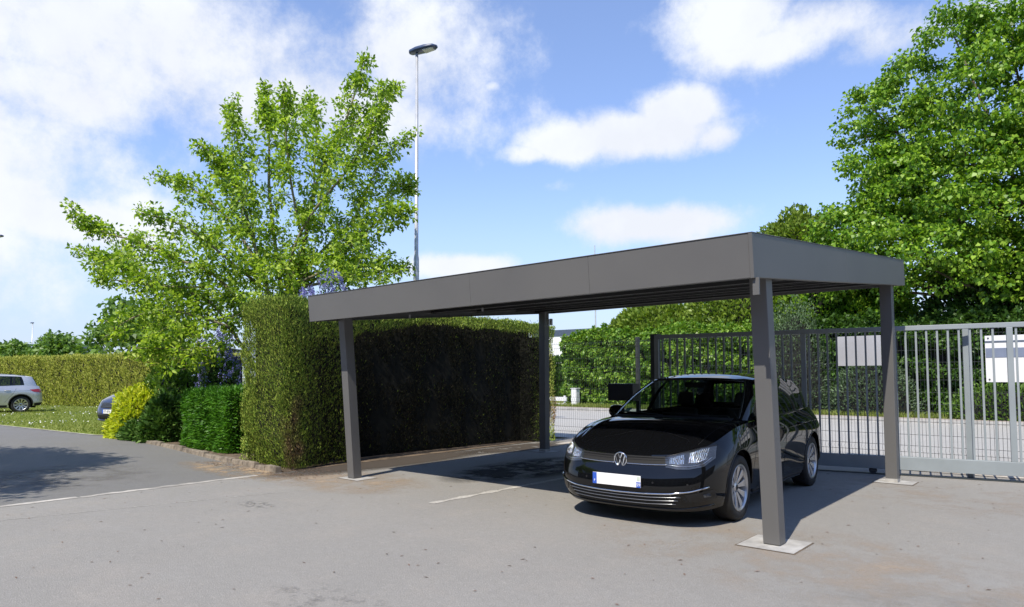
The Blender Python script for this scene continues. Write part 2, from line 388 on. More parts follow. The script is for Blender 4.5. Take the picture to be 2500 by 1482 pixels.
b = rmb()   # folded bottom lips of the fascia
b.box((-RW+.026, .026, .002), (-.026, .07, .006)); b.box((-.07, .071, .002), (-.026, RL-.03, .006)); b.box((-RW+.026, .071, .002), (-RW+.07, RL-.03, .006)); b.build('lip', M['paint'], cp_)
b = rmb()   # top flashing just proud of the boards
b.box((-RW-.004, -.006, TS+.001), (.004, .05, TS+.006)); b.box((-.05, .051, TS+.001), (.004, RL, TS+.006)); b.build('top_flashing', M['paint'], cp_)
b = rmb(); nrib = 30
V = []; x = -RW+.03; st = (RW-.06)/nrib; prof = []
for i in range(nrib):
    prof += [(x, .16), (x+st*.55, .16), (x+st*.62, .20), (x+st*.93, .20)]; x += st
prof.append((x, .16))
for (xx, zz) in prof: V += [(xx, .03, zz), (xx, RL-.03, zz)]
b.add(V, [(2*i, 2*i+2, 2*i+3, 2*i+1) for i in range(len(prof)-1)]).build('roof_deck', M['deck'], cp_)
for v in (.42, RL-.62):      # the two main beams over the posts
    rmb().box((-RW+.05, v, .03), (-.05, v+.12, .158)).build('main_beam', M['deck'], cp_, bevel=.004)
for v in np.linspace(1.15, RL-1.15, 4):
    b = rmb(); b.box((-RW+.04, v, .06), (-.04, v+.05, .158)); b.build('purlin', M['deck'], cp_)
for v in np.linspace(1.0, RL-.9, 5):      # pale strips standing in for sunlit lower edges of the sheet laps
    b = rmb(); b.box((-RW+.2, v, .052), (-.2, v+.006, .056)); b.build('lit_edge', M['zinc'], cp_)
def post(x, y, tilt, top, name='post'):
    h = .0705; V = []
    b = MB(); b.prism([(x-h, y-h, .01), (x+h, y-h, .01), (x+h, y+h, .01), (x-h, y+h, .01)], [(x-h, y-h-tilt*top, top), (x+h, y-h-tilt*top, top), (x+h, y+h-tilt*top, top), (x-h, y+h-tilt*top, top)])
    o = b.build(name, M['paint'], cp_, bevel=.006)
    g = MB(); k = h+.004
    V = [(x-k, y-k, .001), (x+k, y-k, .001), (x+k, y+k, .001), (x-k, y+k, .001)]; q = h+.0015
    g.prism(V, [(x-q, y-q-tilt*.05, .05), (x+q, y-q-tilt*.05, .055), (x+q, y+q-tilt*.05, .045), (x-q, y+q-tilt*.05, .06)]).build('grout_collar', M['concrete'], o) if tilt == 0 else None
    return o
post(0, 0, .0798, 2.33); post(-WID, 0, .0798, 2.33); post(0, DEP, 0, 2.72); post(-WID, DEP, 0, 2.72)
bx = at_y(1846, 695, -.65)[0]; MB().box((bx-.025, -.657, 2.05), (bx+.025, -.640, 2.185)).build('bracket', M['paint'], cp_)
b = MB(); b.box((-5.70, 4.19, 2.37), (-5.66, 4.24, 2.50)); b.box((-5.62, 4.19, 2.38), (-5.585, 4.24, 2.50)); b.build('junction_box', M['zinc'], cp_)
MB().tube([(-5.72, 4.2, 2.66), (-5.72, 4.2, 2.56), (-5.69, 4.21, 2.50)], .012, 8).build('conduit', M['zinc'], cp_)
for x in (-4.35, -3.1): MB().tube([(x, -.3, 2.16), (x, -.3, 2.20)], .012, 8).build('hook', M['zinc'], cp_)
for (x, y, sx, sy, rz) in ((.0, 0, .47, .47, 0), (-WID+.03, .02, .44, .34, 0), (.03, DEP, .46, .36, 0), (-WID, DEP, .46, .36, 0)):
    sheet('post_footing', [(x-sx/2, y-sy/2), (x+sx/2, y-sy/2), (x+sx/2, y+sy/2), (x-sx/2, y+sy/2)], .006, M['concrete'])
    e = .012; sheet('footing_joint', [(x-sx/2-e, y-sy/2-e), (x+sx/2+e, y-sy/2-e), (x+sx/2+e, y+sy/2+e), (x-sx/2-e, y+sy/2+e)], .003, M['soil'])

# ================================================================== GATE, FENCE, SIGNS
M['gate'] = simple('gate_paint', (.27, .305, .325), .45, var=.06, scale=3)
M['wire'] = simple('wire_coating', (.03, .036, .036), .5, var=.1)
M['dark_post'] = simple('dark_post', (.045, .052, .058), .5, var=.1)
GA = math.atan(.18)
gt = thing('sliding_gate', 'long grey sliding gate of square bars behind the black car', 'gate', (0, 5.1, 0), GA)
k = 1/math.cos(GA)
G0, G1 = -3.57*k, 3.6*k
MB().box((G0, -.03, 2.05), (G1, .03, 2.115)).build('top_rail', M['gate'], gt, bevel=.004)
MB().box((G0, -.04, .08), (G1, .04, .265)).build('bottom_rail', M['gate'], gt, bevel=.005)
stile = [-3.54*k, -1.27*k, 1.24*k, 3.56*k]
for x in stile: MB().box((x-.035, -.032, .266), (x+.035, .032, 2.049)).build('stile', M['gate'], gt, bevel=.004)
for i in range(58):
    x = (-3.44+.125*i)*k
    if x > G1-.08 or min(abs(x-s) for s in stile) < .06: continue
    MB().box((x-.0125, -.0125, .266), (x+.0125, .0125, 2.049)).build('bar', M['gate'], gt)
for x in (-3.0, -.4, 2.4): MB().lathe([(0, -.015), (.05, -.015), (.055, 0), (.05, .015), (0, .015)], 16, 'y').build('roller', M['dark_post'], gt).location = (x, 0, .055)
gr = thing('gate_rail', 'thin steel floor track under the sliding gate', 'gate track', (0, 5.1, 0), GA)
MB().box((G0, -.035, .004), (G1+3, .035, .012)).build('track', M['dark_post'], gr)
def gatepost(name, x, y, w, h, label, mat=None, d=None):
    g = thing(name, label, 'post', (x, y, 0)); d = d or w
    MB().box((-w/2, -d/2, 0), (w/2, d/2, h)).build('shaft', mat or M['dark_post'], g, bevel=.004); MB().box((-w/2-.006, -d/2-.006, h+.001), (w/2+.006, d/2+.006, h+.02)).build('cap', mat or M['dark_post'], g); return g
gatepost('gate_post', -3.72, 4.75, .13, 2.13, 'square dark post holding the left end of the sliding gate')
gatepost('guide_post', .74, 5.44, .07, 2.10, 'slim grey guide post standing behind the gate bars on the right', M['gate'], .12)
mf = thing('mesh_fence', 'dark welded wire mesh fence behind the gate and carport', 'fence', (0, 6.15, 0))
FH = 2.18; b = MB(); x = -7.6
def zig(z): # the folded ridges of the panel
    for c in (.28, .92, 1.56, 2.08):
        if abs(z-c) < .05: return -.035*(1-abs(z-c)/.05)
    return 0.
zs = [.04, .23, .28, .33, .87, .92, .97, 1.51, 1.56, 1.61, 2.03, 2.08, 2.13, FH]
while x < 4.4:
    b.tube([(x, zig(z), z) for z in zs], .0026, 4, cap=False); x += .05
for z in (.06, .23, .33, .5, .7, .87, .97, 1.15, 1.34, 1.51, 1.61, 1.8, 2.03, 2.13):
    b.tube([(-7.6, .004, z), (4.4, .004, z)], .003, 4, cap=False)
b.build('mesh_panel', M['wire'], mf)
for x in (-7.42, -4.92, at_y(1868, 900, 6.15)[0], at_y(2172, 900, 6.15)[0], 2.7): MB().box((x-.035, .008, 0), (x+.035, .078, FH+.03)).build('post', M['dark_post'], mf, bevel=.003)
lb = thing('meter_cabinet', 'black metal cabinet fixed to the mesh fence left of the hatchback windscreen', 'cabinet', (-5.12, 5.98, 1.1))
MB().box((-.30, -.14, -.17), (.28, .14, .17)).build('housing', simple('cabinet_black', (.012, .012, .013), .5), lb, bevel=.01)
MB().box((-.28, -.146, -.15), (.26, -.141, .15)).build('door', simple('cabinet_door', (.016, .016, .018), .4), lb)
M['sign_grey'] = simple('sign_back', (.42, .43, .47), .5, var=.08, scale=2); M['sign_white'] = simple('sign_white', (.82, .83, .85), .4, var=.03)
sg = thing('fence_sign', 'plain grey blank panel on the mesh fence left of the rear right post', 'sign', (-.80, 6.10, 1.81))
MB().box((-.33, -.012, -.24), (.33, 0, .24)).build('panel', M['sign_grey'], sg, bevel=.002)
sg = thing('notice_board', 'large white notice panel behind the gate bars at the right edge', 'sign', (1.27, 6.08, 1.645))
MB().box((-.38, -.012, -.335), (.42, 0, .335)).build('panel', M['sign_white'], sg, bevel=.002)
MB().box((-.375, -.0165, .02), (.415, -.013, .155)).build('slate_band', simple('sign_slate', (.20, .24, .34), .5, var=.05), sg)  # slate-blue band across the panel
MB().box((-.38, -.017, .235), (.42, -.013, .26)).build('rule', simple('sign_rule', (.12, .15, .2), .5), sg)
for x in (-.34, .38):
    for z in (-.295, .30): MB().tube([(x, -.02, z), (x, -.012, z)], .011, 8).build('bolt', M['dark_post'], sg)

# ================================================================== STREET LAMPS
M['galv'] = simple('lamp_steel', (.50, .51, .53), .35, .3, var=.1)
M['lamp_head'] = simple('lamp_head', (.035, .055, .11), .35, coat=.4); M['lens'] = simple('lamp_lens', (.55, .57, .52), .15)
def lamp(loc, h, label, rz, s=1.0):
    g = thing('street_lamp', label, 'street lamp', loc, rz, 'street lamps')
    MB().tube([(0, 0, 0), (0, 0, h*.45), (0, 0, h*.46), (0, 0, h)], [.085, .072, .055, .038], 14).build('pole', M['galv'], g, True)
    V = []; F = []; n = 12; prof = [(-.22, .04, .05), (-.18, .11, .09), (0, .15, .12), (.25, .165, .12), (.5, .14, .085), (.60, .06, .04)]
    b = MB()
    for (x, w, z) in prof:
        for k in range(n):
            a = 2*math.pi*k/n; q = math.sin(a); V.append((x*s, w*math.cos(a)*s, (q*z*(1 if q > 0 else .45))*s))
    F = [(i*n+k, (i+1)*n+k, (i+1)*n+(k+1) % n, i*n+(k+1) % n) for i in range(len(prof)-1) for k in range(n)]+[tuple(range(n)), tuple(range((len(prof)-1)*n, len(prof)*n))[::-1]]
    o = obj('lamp_head', V, F, M['lamp_head'], g, True); o.location = (0, 0, h+.03); o.rotation_euler = (0, R(-2), 0)
    l = MB(); l.prism([(.22*s, -.105*s, -.055*s), (.50*s, -.08*s, -.045*s), (.50*s, .08*s, -.045*s), (.22*s, .105*s, -.055*s)], [(.2*s, -.12*s, .0), (.52*s, -.1*s, 0), (.52*s, .1*s, 0), (.2*s, .12*s, 0)])
    l.build('lens', M['lens'], o)
    return g
p = dep(1016, 800, 17.5); top = dep(1030, 112, 17.5)
lamp((p[0], p[1], 0), top[2], 'tall galvanised street lamp with dark flat head rising behind the leafy tree', R(18))
p = dep(-14, 600, 40); lamp((p[0], p[1], 0), dep(-14, 579, 40)[2], 'street lamp head at the far left edge above the lawn', R(30))
p = dep(78, 850, 75); lamp((p[0], p[1], 0), dep(78, 789, 75)[2], 'tiny distant street lamp above the long low hedge', R(190), .8)

# ================================================================== VEGETATION
def box_shell(n, lo, hi, faces, jit):
    """points over chosen faces of a box, with their outward normals"""
    lo = np.array(lo, float); hi = np.array(hi, float); sz = hi-lo; Ps = []; Ns = []
    ar = {'x': sz[1]*sz[2], 'y': sz[0]*sz[2], 'z': sz[0]*sz[1]}
    tot = sum(ar[f[1]] for f in faces)
    for f in faces:
        k = int(n*ar[f[1]]/tot); i = 'xyz'.index(f[1]); P = lo+rng.random((k, 3))*sz; P[:, i] = hi[i] if f[0] == '+' else lo[i]
        Nn = np.zeros((k, 3)); Nn[:, i] = 1 if f[0] == '+' else -1; Ps.append(P); Ns.append(Nn)
    return np.concatenate(Ps), np.concatenate(Ns)
def hedge(name, label, loc, rz, size, faces, n, L, Wd, mat, rough=.06, up=.9, outw=.6, taper=None, shrink=.10, cat='hedge', facing=1.0, hollow=None, stick=0.0, topslope=0., fold=.25):
    g = thing(name, label, cat, loc, rz); sx, sy, sz = size
    c = shrink
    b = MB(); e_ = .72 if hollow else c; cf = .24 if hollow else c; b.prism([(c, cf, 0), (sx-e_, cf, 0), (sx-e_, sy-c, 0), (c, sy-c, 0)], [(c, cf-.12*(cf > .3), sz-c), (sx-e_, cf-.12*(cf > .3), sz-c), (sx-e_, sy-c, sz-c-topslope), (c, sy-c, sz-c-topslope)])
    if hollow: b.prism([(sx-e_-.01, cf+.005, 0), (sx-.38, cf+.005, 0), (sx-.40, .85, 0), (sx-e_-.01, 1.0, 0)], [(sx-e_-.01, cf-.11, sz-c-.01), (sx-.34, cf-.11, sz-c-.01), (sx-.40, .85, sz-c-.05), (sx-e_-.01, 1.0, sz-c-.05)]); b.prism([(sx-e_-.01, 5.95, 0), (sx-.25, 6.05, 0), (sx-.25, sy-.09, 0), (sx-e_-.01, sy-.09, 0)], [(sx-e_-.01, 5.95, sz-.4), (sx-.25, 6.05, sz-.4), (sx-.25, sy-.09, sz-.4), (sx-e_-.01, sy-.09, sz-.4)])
    b.build('inner_shade_core', M['core'], g)
    P, Nn = box_shell(n, (0, 0, 0), (sx, sy, sz), faces, rough)
    d = noise3(P, 2.2, 3)*rough+noise3(P, 9, 5)*rough*.6
    dep_ = rng.random(len(P))**2*.14*min(1, sz)
    # soften the box edges
    ctr = np.array([sx/2, sy/2, sz/2]); e = np.minimum(P, np.array([sx, sy, sz])-P); e[np.abs(Nn) > .5] = 9; e[:, 2] = np.where(P[:, 2] < sz/2, 9, e[:, 2]); em = e.min(1); rd = np.clip(1-em/.15, 0, 1)**2*.09
    if taper is not None: P = P+Nn*0; f = 1-taper*P[:, 2:3]/sz; P[:, :2] = (P[:, :2]-ctr[:2])*f+ctr[:2]
    P[:, 2] -= topslope*P[:, 1]/sy*(P[:, 2]/sz)
    P = P+Nn*(d-dep_-rd)[:, None]
    hw = np.zeros(len(P)); 
    if hollow: hw = hollow(P[:, 1], P[:, 2])*(Nn[:, 0] > .5); P = P-np.array([1., 0, 0])*hw[:, None]
    if hollow: fr_ = Nn[:, 1] < -.5; P[:, 1] += fr_*np.clip(.55-P[:, 2], 0, 1)*.30
    if hollow: k_ = (rng.random(len(P)) < .75) | (hollow(P[:, 1], P[:, 2]) < .2) | (Nn[:, 0] < .5); P = P[k_]; Nn = Nn[k_]; d = d[k_]; dep_ = dep_[k_]; rd = rd[k_]; hw = hw[k_]
    if stick: 
        sk = rng.random(len(P)) < .04; P[sk] += Nn[sk]*rng.random((sk.sum(), 1))*stick
    P[:, 2] = np.maximum(P[:, 2], .02)
    D = Nn*outw+rdir(len(P))*.55; D[:, 2] += up
    l = L*(.5+.9*rng.random(len(P)))
    in_shade = rng.random(len(P)) < np.clip((hw-.06)/.16, 0, 1)*np.where(hw > .3, .97, .72); NN = unit(Nn*facing+rdir(len(P))*.7)
    for nm_, sel, mt in (('foliage', ~in_shade, mat), ('shaded_sprays', in_shade, M['flank_shade'])):  # hollowed flank gets the dark sprays that carry its shade
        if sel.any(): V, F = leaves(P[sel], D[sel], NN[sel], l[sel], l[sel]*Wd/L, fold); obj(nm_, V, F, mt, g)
    return g
M['thuja'] = leafmat('conifer_sprays', [(.045, .09, .008), (.15, .26, .025), (.27, .38, .045), (.38, .45, .08), (.09, .15, .018)], .0, .7, (.34, .22, .12), 1.3, .585)
M['flank_shade'] = leafmat('shaded_conifer_sprays', [(.022, .022, .012), (.05, .045, .028), (.035, .042, .016), (.075, .06, .04)], .0, .9)  # dark spray tones put the flank's shade into the colour
M['thuja_far'] = leafmat('conifer_sprays_far', [(.26, .32, .04), (.42, .46, .08), (.58, .57, .13), (.33, .38, .06)], .15, .7, (.22, .15, .09), .5, .60)
def sm(x): x = np.clip(x, 0, 1); return x*x*(3-2*x)
def hol(y, z):   # flank hollowed under a fuller top, shaped so that it falls into shade
    zt = 2.50-.22*((y-3.9)/2.4)**2+.05*np.sin(y*2.3); return .54*sm((y-1.15)/.7)*sm((6.0-y)/.4)*sm((zt-z)/.22)+.17*sm((y-.12)/.6)*sm((zt-z)/.3)
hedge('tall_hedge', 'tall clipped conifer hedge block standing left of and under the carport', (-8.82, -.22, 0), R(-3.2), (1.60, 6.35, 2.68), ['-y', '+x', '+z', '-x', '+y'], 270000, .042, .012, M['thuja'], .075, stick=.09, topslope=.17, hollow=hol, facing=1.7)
# low arm of the same row, far across the lawn
hedge('low_hedge', 'long low clipped hedge beyond the lawn, brown in places, behind the silver car', (-62, -1.6, 0), R(16), (36, 1.6, 2.52), ['-y', '+z'], 150000, .10, .034, M['thuja_far'], .10, stick=.12)
t = NT('dead_twigs'); t.set(t.mix(t.noise(9, 4), (.16, .09, .07), (.05, .03, .025)), 1)
M['dead'] = leafmat('dead_sprays', [(.10, .06, .045), (.22, .15, .12), (.16, .10, .08)], .1, .8)
# box-clipped bright shrub
M['box_green'] = leafmat('bright_box_leaves', [(.03, .11, .010), (.07, .22, .017), (.13, .31, .026), (.05, .16, .013)], .25, .45)
hedge('clipped_shrub', 'bright green box-clipped shrub in front of the tall hedge', (-12.3, .33, 0), R(-1), (2.15, 1.1, 1.17), ['-y', '+x', '+z', '-x'], 26000, .085, .02, M['box_green'], .05, up=.2, outw=.9, stick=.07, shrink=.14)
def mound(name, label, loc, size, n, L, Wd, mat, cat='shrub', lumps=5, core=True, open_=.2, up=.3, seed=1, squash=1.0, parent=None, partname='foliage'):
    g = parent or thing(name, label, cat, loc); r = np.random.default_rng(seed)
    d = rdir(n); d[:, 2] = np.abs(d[:, 2])*1.05-.12; d = unit(d)
    k = 1+.16*noise3(d, 2.6, seed)+.10*noise3(d, 7, seed+4)
    rr = k*(1-open_*rng.random(n)**1.5)
    P = d*rr[:, None]*np.array(size); P[:, 2] = np.maximum(P[:, 2], .03)
    D = unit(d+rdir(n)*.8+np.array([0, 0, up])); l = L*(.55+.8*rng.random(n))
    V, F = leaves(P, D, unit(d+rdir(n)*.9), l, l*Wd/L); obj(partname, V, F, mat, g)
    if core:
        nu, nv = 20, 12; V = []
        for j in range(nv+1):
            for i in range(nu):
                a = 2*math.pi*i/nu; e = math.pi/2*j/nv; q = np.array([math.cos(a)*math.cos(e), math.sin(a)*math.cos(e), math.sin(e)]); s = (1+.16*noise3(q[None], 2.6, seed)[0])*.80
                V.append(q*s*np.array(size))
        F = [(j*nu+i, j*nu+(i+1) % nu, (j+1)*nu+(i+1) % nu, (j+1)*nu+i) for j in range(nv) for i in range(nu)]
        obj('inner_shade_core', V, F, M['core'], g)
    return g
M['yellow'] = leafmat('golden_leaves', [(.52, .56, .02), (.68, .70, .05), (.42, .52, .03), (.60, .66, .12)], .35, .5)
M['darkleaf'] = leafmat('glossy_leaves', [(.035, .085, .015), (.06, .14, .025), (.10, .20, .04), (.16, .26, .06)], .2, .35)
M['midleaf'] = leafmat('mid_green_leaves', [(.06, .13, .02), (.12, .22, .035), (.18, .30, .05), (.08, .16, .03)], .3, .45)
q = lambda x, y, z=0: at_z(x, y, z)
mound('golden_shrub', 'bright yellow leaved shrub beside the dark blue car nose', tuple(dep(345, 1000, 16.6)[:2])+(0,), (.70, .7, 1.22), 9000, .10, .045, M['yellow'], seed=3)
mound('laurel_shrub', 'glossy dark green shrub between the yellow and the clipped one', tuple(dep(412, 1000, 15.5)[:2])+(0,), (.55, .6, 1.0), 9000, .14, .05, M['darkleaf'], seed=5)
mound('ground_shrub', 'low sprawling glossy shrub spilling over the kerb under the yellow one', tuple(dep(362, 1000, 15.9)[:2])+(0,), (.75, .5, .38), 5000, .13, .055, M['darkleaf'], seed=6)
mound('loose_shrub', 'loose mid green shrub under the tree, behind the clipped shrub', tuple(dep(440, 900, 17.2)[:2])+(0,), (1.3, 1.2, 1.75), 9000, .12, .05, M['midleaf'], seed=8)
# ceanothus: leaves and small flower heads
M['flower'] = leafmat('blue_petals', [(.20, .20, .58), (.30, .30, .74), (.42, .42, .86), (.24, .23, .64)], .2, .7)
def ceanothus(label, loc, size, n, nf, seed, heads=260, top=.0):
    g = mound('flowering_shrub', label, loc, size, n, .055, .03, M['darkleaf'], seed=seed, open_=.25)
    d = rdir(heads); d[:, 2] = np.abs(d[:, 2])+top; d = unit(d); sel = d[:, 1] < .45; d = d[sel]
    P = d*(1.03+.16*noise3(d, 2.6, seed)+.10*noise3(d, 7, seed+4))[:, None]*np.array(size)
    c = np.repeat(P, nf, 0); ax_ = np.repeat(unit(d+np.array([0, 0, .9])), nf, 0); h = rng.random(len(c))
    w = .035*(1.1-h*.8); c = c+ax_*(h*.16)[:, None]+rdir(len(c))*w[:, None]
    V, F = leaves(c, rdir(len(c)), rdir(len(c)), .026, .022); obj('flower_heads', V, F, M['flower'], g); return g
ceanothus('blue flowering shrub rising beside the left end of the tall hedge', tuple(dep(540, 900, 14.9)[:2])+(0,), (.55, .5, 2.2), 9000, 26, 11, 330)
ceanothus('blue flowering shrub showing over the top of the tall hedge', tuple(dep(815, 700, 13.4)[:2])+(0,), (1.05, .9, 2.93), 12000, 30, 12, 900, .25)

# ---- trees
def grow(name, label, base, limbs, clusters, mats, L, Wd, per, rad, r0, parent_pts=None, cat='tree', group=None, limbk=.72, seed=1, up=.5, droop=-.1, flat=1., sidelen=None, trunkname='trunk'):
    """limbs: polylines of (point, radius); clusters: twig ends, each joined to the nearest limb point"""
    g = thing(name, label, cat, base, 0, group); B = np.array(base, float)
    mb = MB(); pts = []; rads = []
    for P, rr in limbs:
        P = np.array(P, float); n = max(12, int(len(P)*6)); T = np.linspace(0, len(P)-1, n); Q = spl(np.arange(len(P)), P, T)
        Q = Q+noise3(Q, 1.4, seed)[:, None]*np.array([.05, .05, 0]); rq = np.interp(T, np.arange(len(P)), np.linspace(rr[0], rr[1], len(P)))
        mb.tube(Q-B, list(rq*limbk), 8); pts.append(Q); rads.append(rq)
    pts = np.concatenate(pts); rads = np.concatenate(rads)
    mb.build(trunkname, mats[0], g, True)
    tb = MB(); order = np.argsort([np.min(np.linalg.norm(pts-c, axis=1)) for c in clusters])
    AP = list(pts); AR = list(rads); A = np.array(AP); RR = np.array(AR)
    for i in order:
        c = clusters[i]; d = np.linalg.norm(A-c, axis=1)+.35*np.maximum(0, A[:, 2]-c[2]); j = int(np.argmin(d)); s = A[j]; D = np.linalg.norm(c-s)
        if D < .08: continue
        k = max(3, int(D/.25)+2); T = np.linspace(0, 1, k)[:, None]; mid = (s+c)/2+np.array([0, 0, -.10*D])+rng.normal(size=3)*.05*D
        Q = (1-T)**2*s+2*T*(1-T)*mid+T**2*c; ra = min(RR[j]*.6, .006+.012*D); rb = .0035
        rq = np.linspace(ra, rb, k); tb.tube(Q-B, list(rq), 5 if ra > .012 else 4, cap=False)
        A = np.concatenate([A, Q[1:]]); RR = np.concatenate([RR, rq[1:]])
    tb.build('twigs', mats[0], g, True)
    o = foliage('crown', np.array(clusters)-B, rad, per, L, Wd, mats[1], g, up=up, droop=droop, flat=flat)
    return g
def spl(t, P, T):
    """natural cubic spline"""
    t = np.asarray(t, float); P = np.asarray(P, float); n = len(t)
    if n == 2: return P[0]+(P[1]-P[0])*((np.asarray(T)-t[0])/(t[1]-t[0]))[:, None]
    h = np.diff(t); A = np.zeros((n, n)); Bm = np.zeros((n, P.shape[1])); A[0, 0] = A[-1, -1] = 1
    for i in range(1, n-1):
        A[i, i-1] = h[i-1]; A[i, i] = 2*(h[i-1]+h[i]); A[i, i+1] = h[i]; Bm[i] = 6*((P[i+1]-P[i])/h[i]-(P[i]-P[i-1])/h[i-1])
    m_ = np.linalg.solve(A, Bm); T = np.asarray(T, float); k = np.clip(np.searchsorted(t, T, side='right')-1, 0, n-2)
    hk = h[k][:, None]; a = (t[k+1]-T)[:, None]; b = (T-t[k])[:, None]
    return m_[k]*a**3/(6*hk)+m_[k+1]*b**3/(6*hk)+(P[k]/hk-m_[k]*hk/6)*a+(P[k+1]/hk-m_[k+1]*hk/6)*b
TD = 15.2
limbs_px = [   # bearings of the limbs, each with its nearer or farther reach
    ([(690, 1060), (700, 900), (706, 720), (745, 600), (772, 470), (828, 330), (868, 220), (888, 150)], 0, .10),
    ([(690, 1060), (688, 880), (685, 700), (662, 520), (662, 380), (655, 290), (645, 210)], .9, .09),
    ([(690, 1060), (675, 860), (650, 700), (618, 600), (590, 480), (540, 400), (484, 350)], -.6, .08),
    ([(690, 1060), (660, 880), (600, 760), (520, 670), (420, 630), (330, 590), (240, 560), (166, 500)], -.4, .08),
    ([(690, 1060), (700, 880), (722, 720), (800, 600), (870, 520), (930, 400), (1010, 330)], .5, .08),
    ([(730, 690), (820, 640), (900, 560), (950, 520), (1010, 515)], -.9, .05),
    ([(740, 700), (820, 680), (900, 650), (1015, 655)], .2, .05),
    ([(690, 1060), (620, 900), (545, 780), (480, 720), (400, 700), (300, 650), (180, 605)], .6, .07),
    ([(560, 800), (470, 770), (380, 760), (300, 790), (245, 830)], -.8, .05),
    ([(640, 660), (560, 540), (470, 460), (375, 425)], .8, .05),
    ([(745, 600), (720, 480), (700, 330), (700, 205)], -1.0, .05),
    ([(828, 330), (880, 290), (930, 250), (978, 200)], .5, .03),
    ([(600, 860), (520, 850), (420, 850), (330, 850)], -1.2, .05),
    ([(620, 600), (600, 420), (575, 320), (568, 245)], .2, .04),
    ([(772, 470), (770, 330), (752, 230)], 1.0, .03),
    ([(700, 720), (740, 560), (840, 430), (905, 330), (940, 220)], -1.3, .05),
    ([(640, 700), (560, 640), (460, 560), (340, 520)], -1.6, .05),
    ([(520, 700), (420, 700), (330, 690), (236, 680)], -.6, .04),
    ([(720, 720), (860, 600), (960, 460), (1005, 470)], 1.4, .04),
    ([(600, 760), (480, 800), (400, 820), (330, 880)], 1.0, .05),
]
limbs = []; cl = []
for P, dz, r0 in limbs_px:
    n = len(P); Q = [dep(x, y, TD+dz*(i/(n-1))**.8*1.3) for i, (x, y) in enumerate(P)]
    limbs.append((Q, (r0, .012)))
    T = np.linspace(0, n-1, 200); C = spl(np.arange(n), np.array(Q), T); seg = np.r_[0, np.cumsum(np.linalg.norm(np.diff(C, axis=0), axis=1))]
    k = int(seg[-1]/.045); f = rng.random(k)**.95; f = f[(f > .26) & ((f < .93) | (rng.random(k) < .55))]; ii = (f*199).astype(int)
    sp = np.where(f > .9, .17, .10+.34*np.sin(np.pi*np.clip(f, 0, 1))**1.0)
    cl.append(C[ii]+rdir(len(ii))*(rng.random(len(ii))**.6*sp)[:, None])
for (x, y, rx, ry, n) in ((700, 600, 210, 110, 75), (470, 610, 170, 60, 42), (850, 470, 80, 110, 26), (870, 620, 90, 50, 36), (480, 760, 150, 70, 90), (450, 850, 100, 60, 70), (640, 700, 90, 60, 60), (760, 330, 90, 80, 18), (590, 450, 60, 90, 36), (300, 640, 90, 40, 30), (800, 660, 180, 40, 90)):
    for _ in range(n):
        a = rng.random()*6.28; q_ = rng.random()**.5
        cl.append(np.array([dep(x+rx*q_*math.cos(a), y+ry*q_*math.sin(a), TD+rng.normal()*1.1)]))
cl = np.concatenate(cl); cl = cl[cl[:, 2] > .9]
M['treeleaf'] = leafmat('tree_leaves', [(.08, .17, .014), (.22, .36, .03), (.36, .51, .05), (.50, .62, .09), (.13, .25, .02)], .42, .42)
base = dep(690, 1060, TD); base[2] = 0
grow('leafy_tree', 'many-stemmed spreading tree with small bright leaves behind the tall hedge', tuple(base), limbs, cl, (M['bark_pale'], M['treeleaf']), .095, .056, 25, .15, .1, seed=2)
# unseen neighbour whose shade falls across the lane
def round_tree(name, label, base, trunk_h, lumps, n, per, L, Wd, mats, rad, r0=.16, group=None, flat=.7, up=.7, droop=-.4, seed=3):
    B = np.array(base, float); limbs = [([B, B+[0, 0, trunk_h*.5], B+[.05, .1, trunk_h]], (r0, r0*.7))]; cl = []
    tot = sum((l[3]*l[4]*l[5])**(2/3) for l in lumps)
    for (x, y, z, rx, ry, rz) in lumps:
        c = B+np.array([x, y, z]); s = B+np.array([0, 0, trunk_h*.9]); limbs.append(([s, (s+c)/2+np.array([0, 0, -.15*rz])+rng.normal(size=3)*.1, c], (r0*.45, .03)))
        k = int(n*(rx*ry*rz)**(2/3)/tot); d = rdir(k); d[:, 2] = np.where(d[:, 2] < -.5, -d[:, 2], d[:, 2]); q_ = (.62+.42*rng.random(k)**.6)*(1+.18*noise3(d, 3, seed))
        cl.append(c+d*q_[:, None]*np.array([rx, ry, rz]))
    return grow(name, label, base, limbs, np.concatenate(cl), mats, L, Wd, per, rad, r0, group=group, flat=flat, up=up, droop=droop, seed=seed)
round_tree('shade_tree', 'leafy tree outside the view whose shadow falls on the lane at left', (-10.9, -7.5, 0), 3.0,
    [(0, 0, 5.6, 2.2, 1.9, 1.5), (-2.0, .9, 5.0, 1.8, 1.4, 1.1), (2.3, -.1, 4.9, 1.5, 1.1, .9), (.2, 1.3, 5.3, 1.3, .8, .8), (-4.0, -.6, 5.0, 2.2, 2.0, 1.5), (.5, -1.0, 6.6, 1.4, 1.4, 1.0)], 1300, 22, .14, .08, (M['bark'], M['treeleaf']), .32)
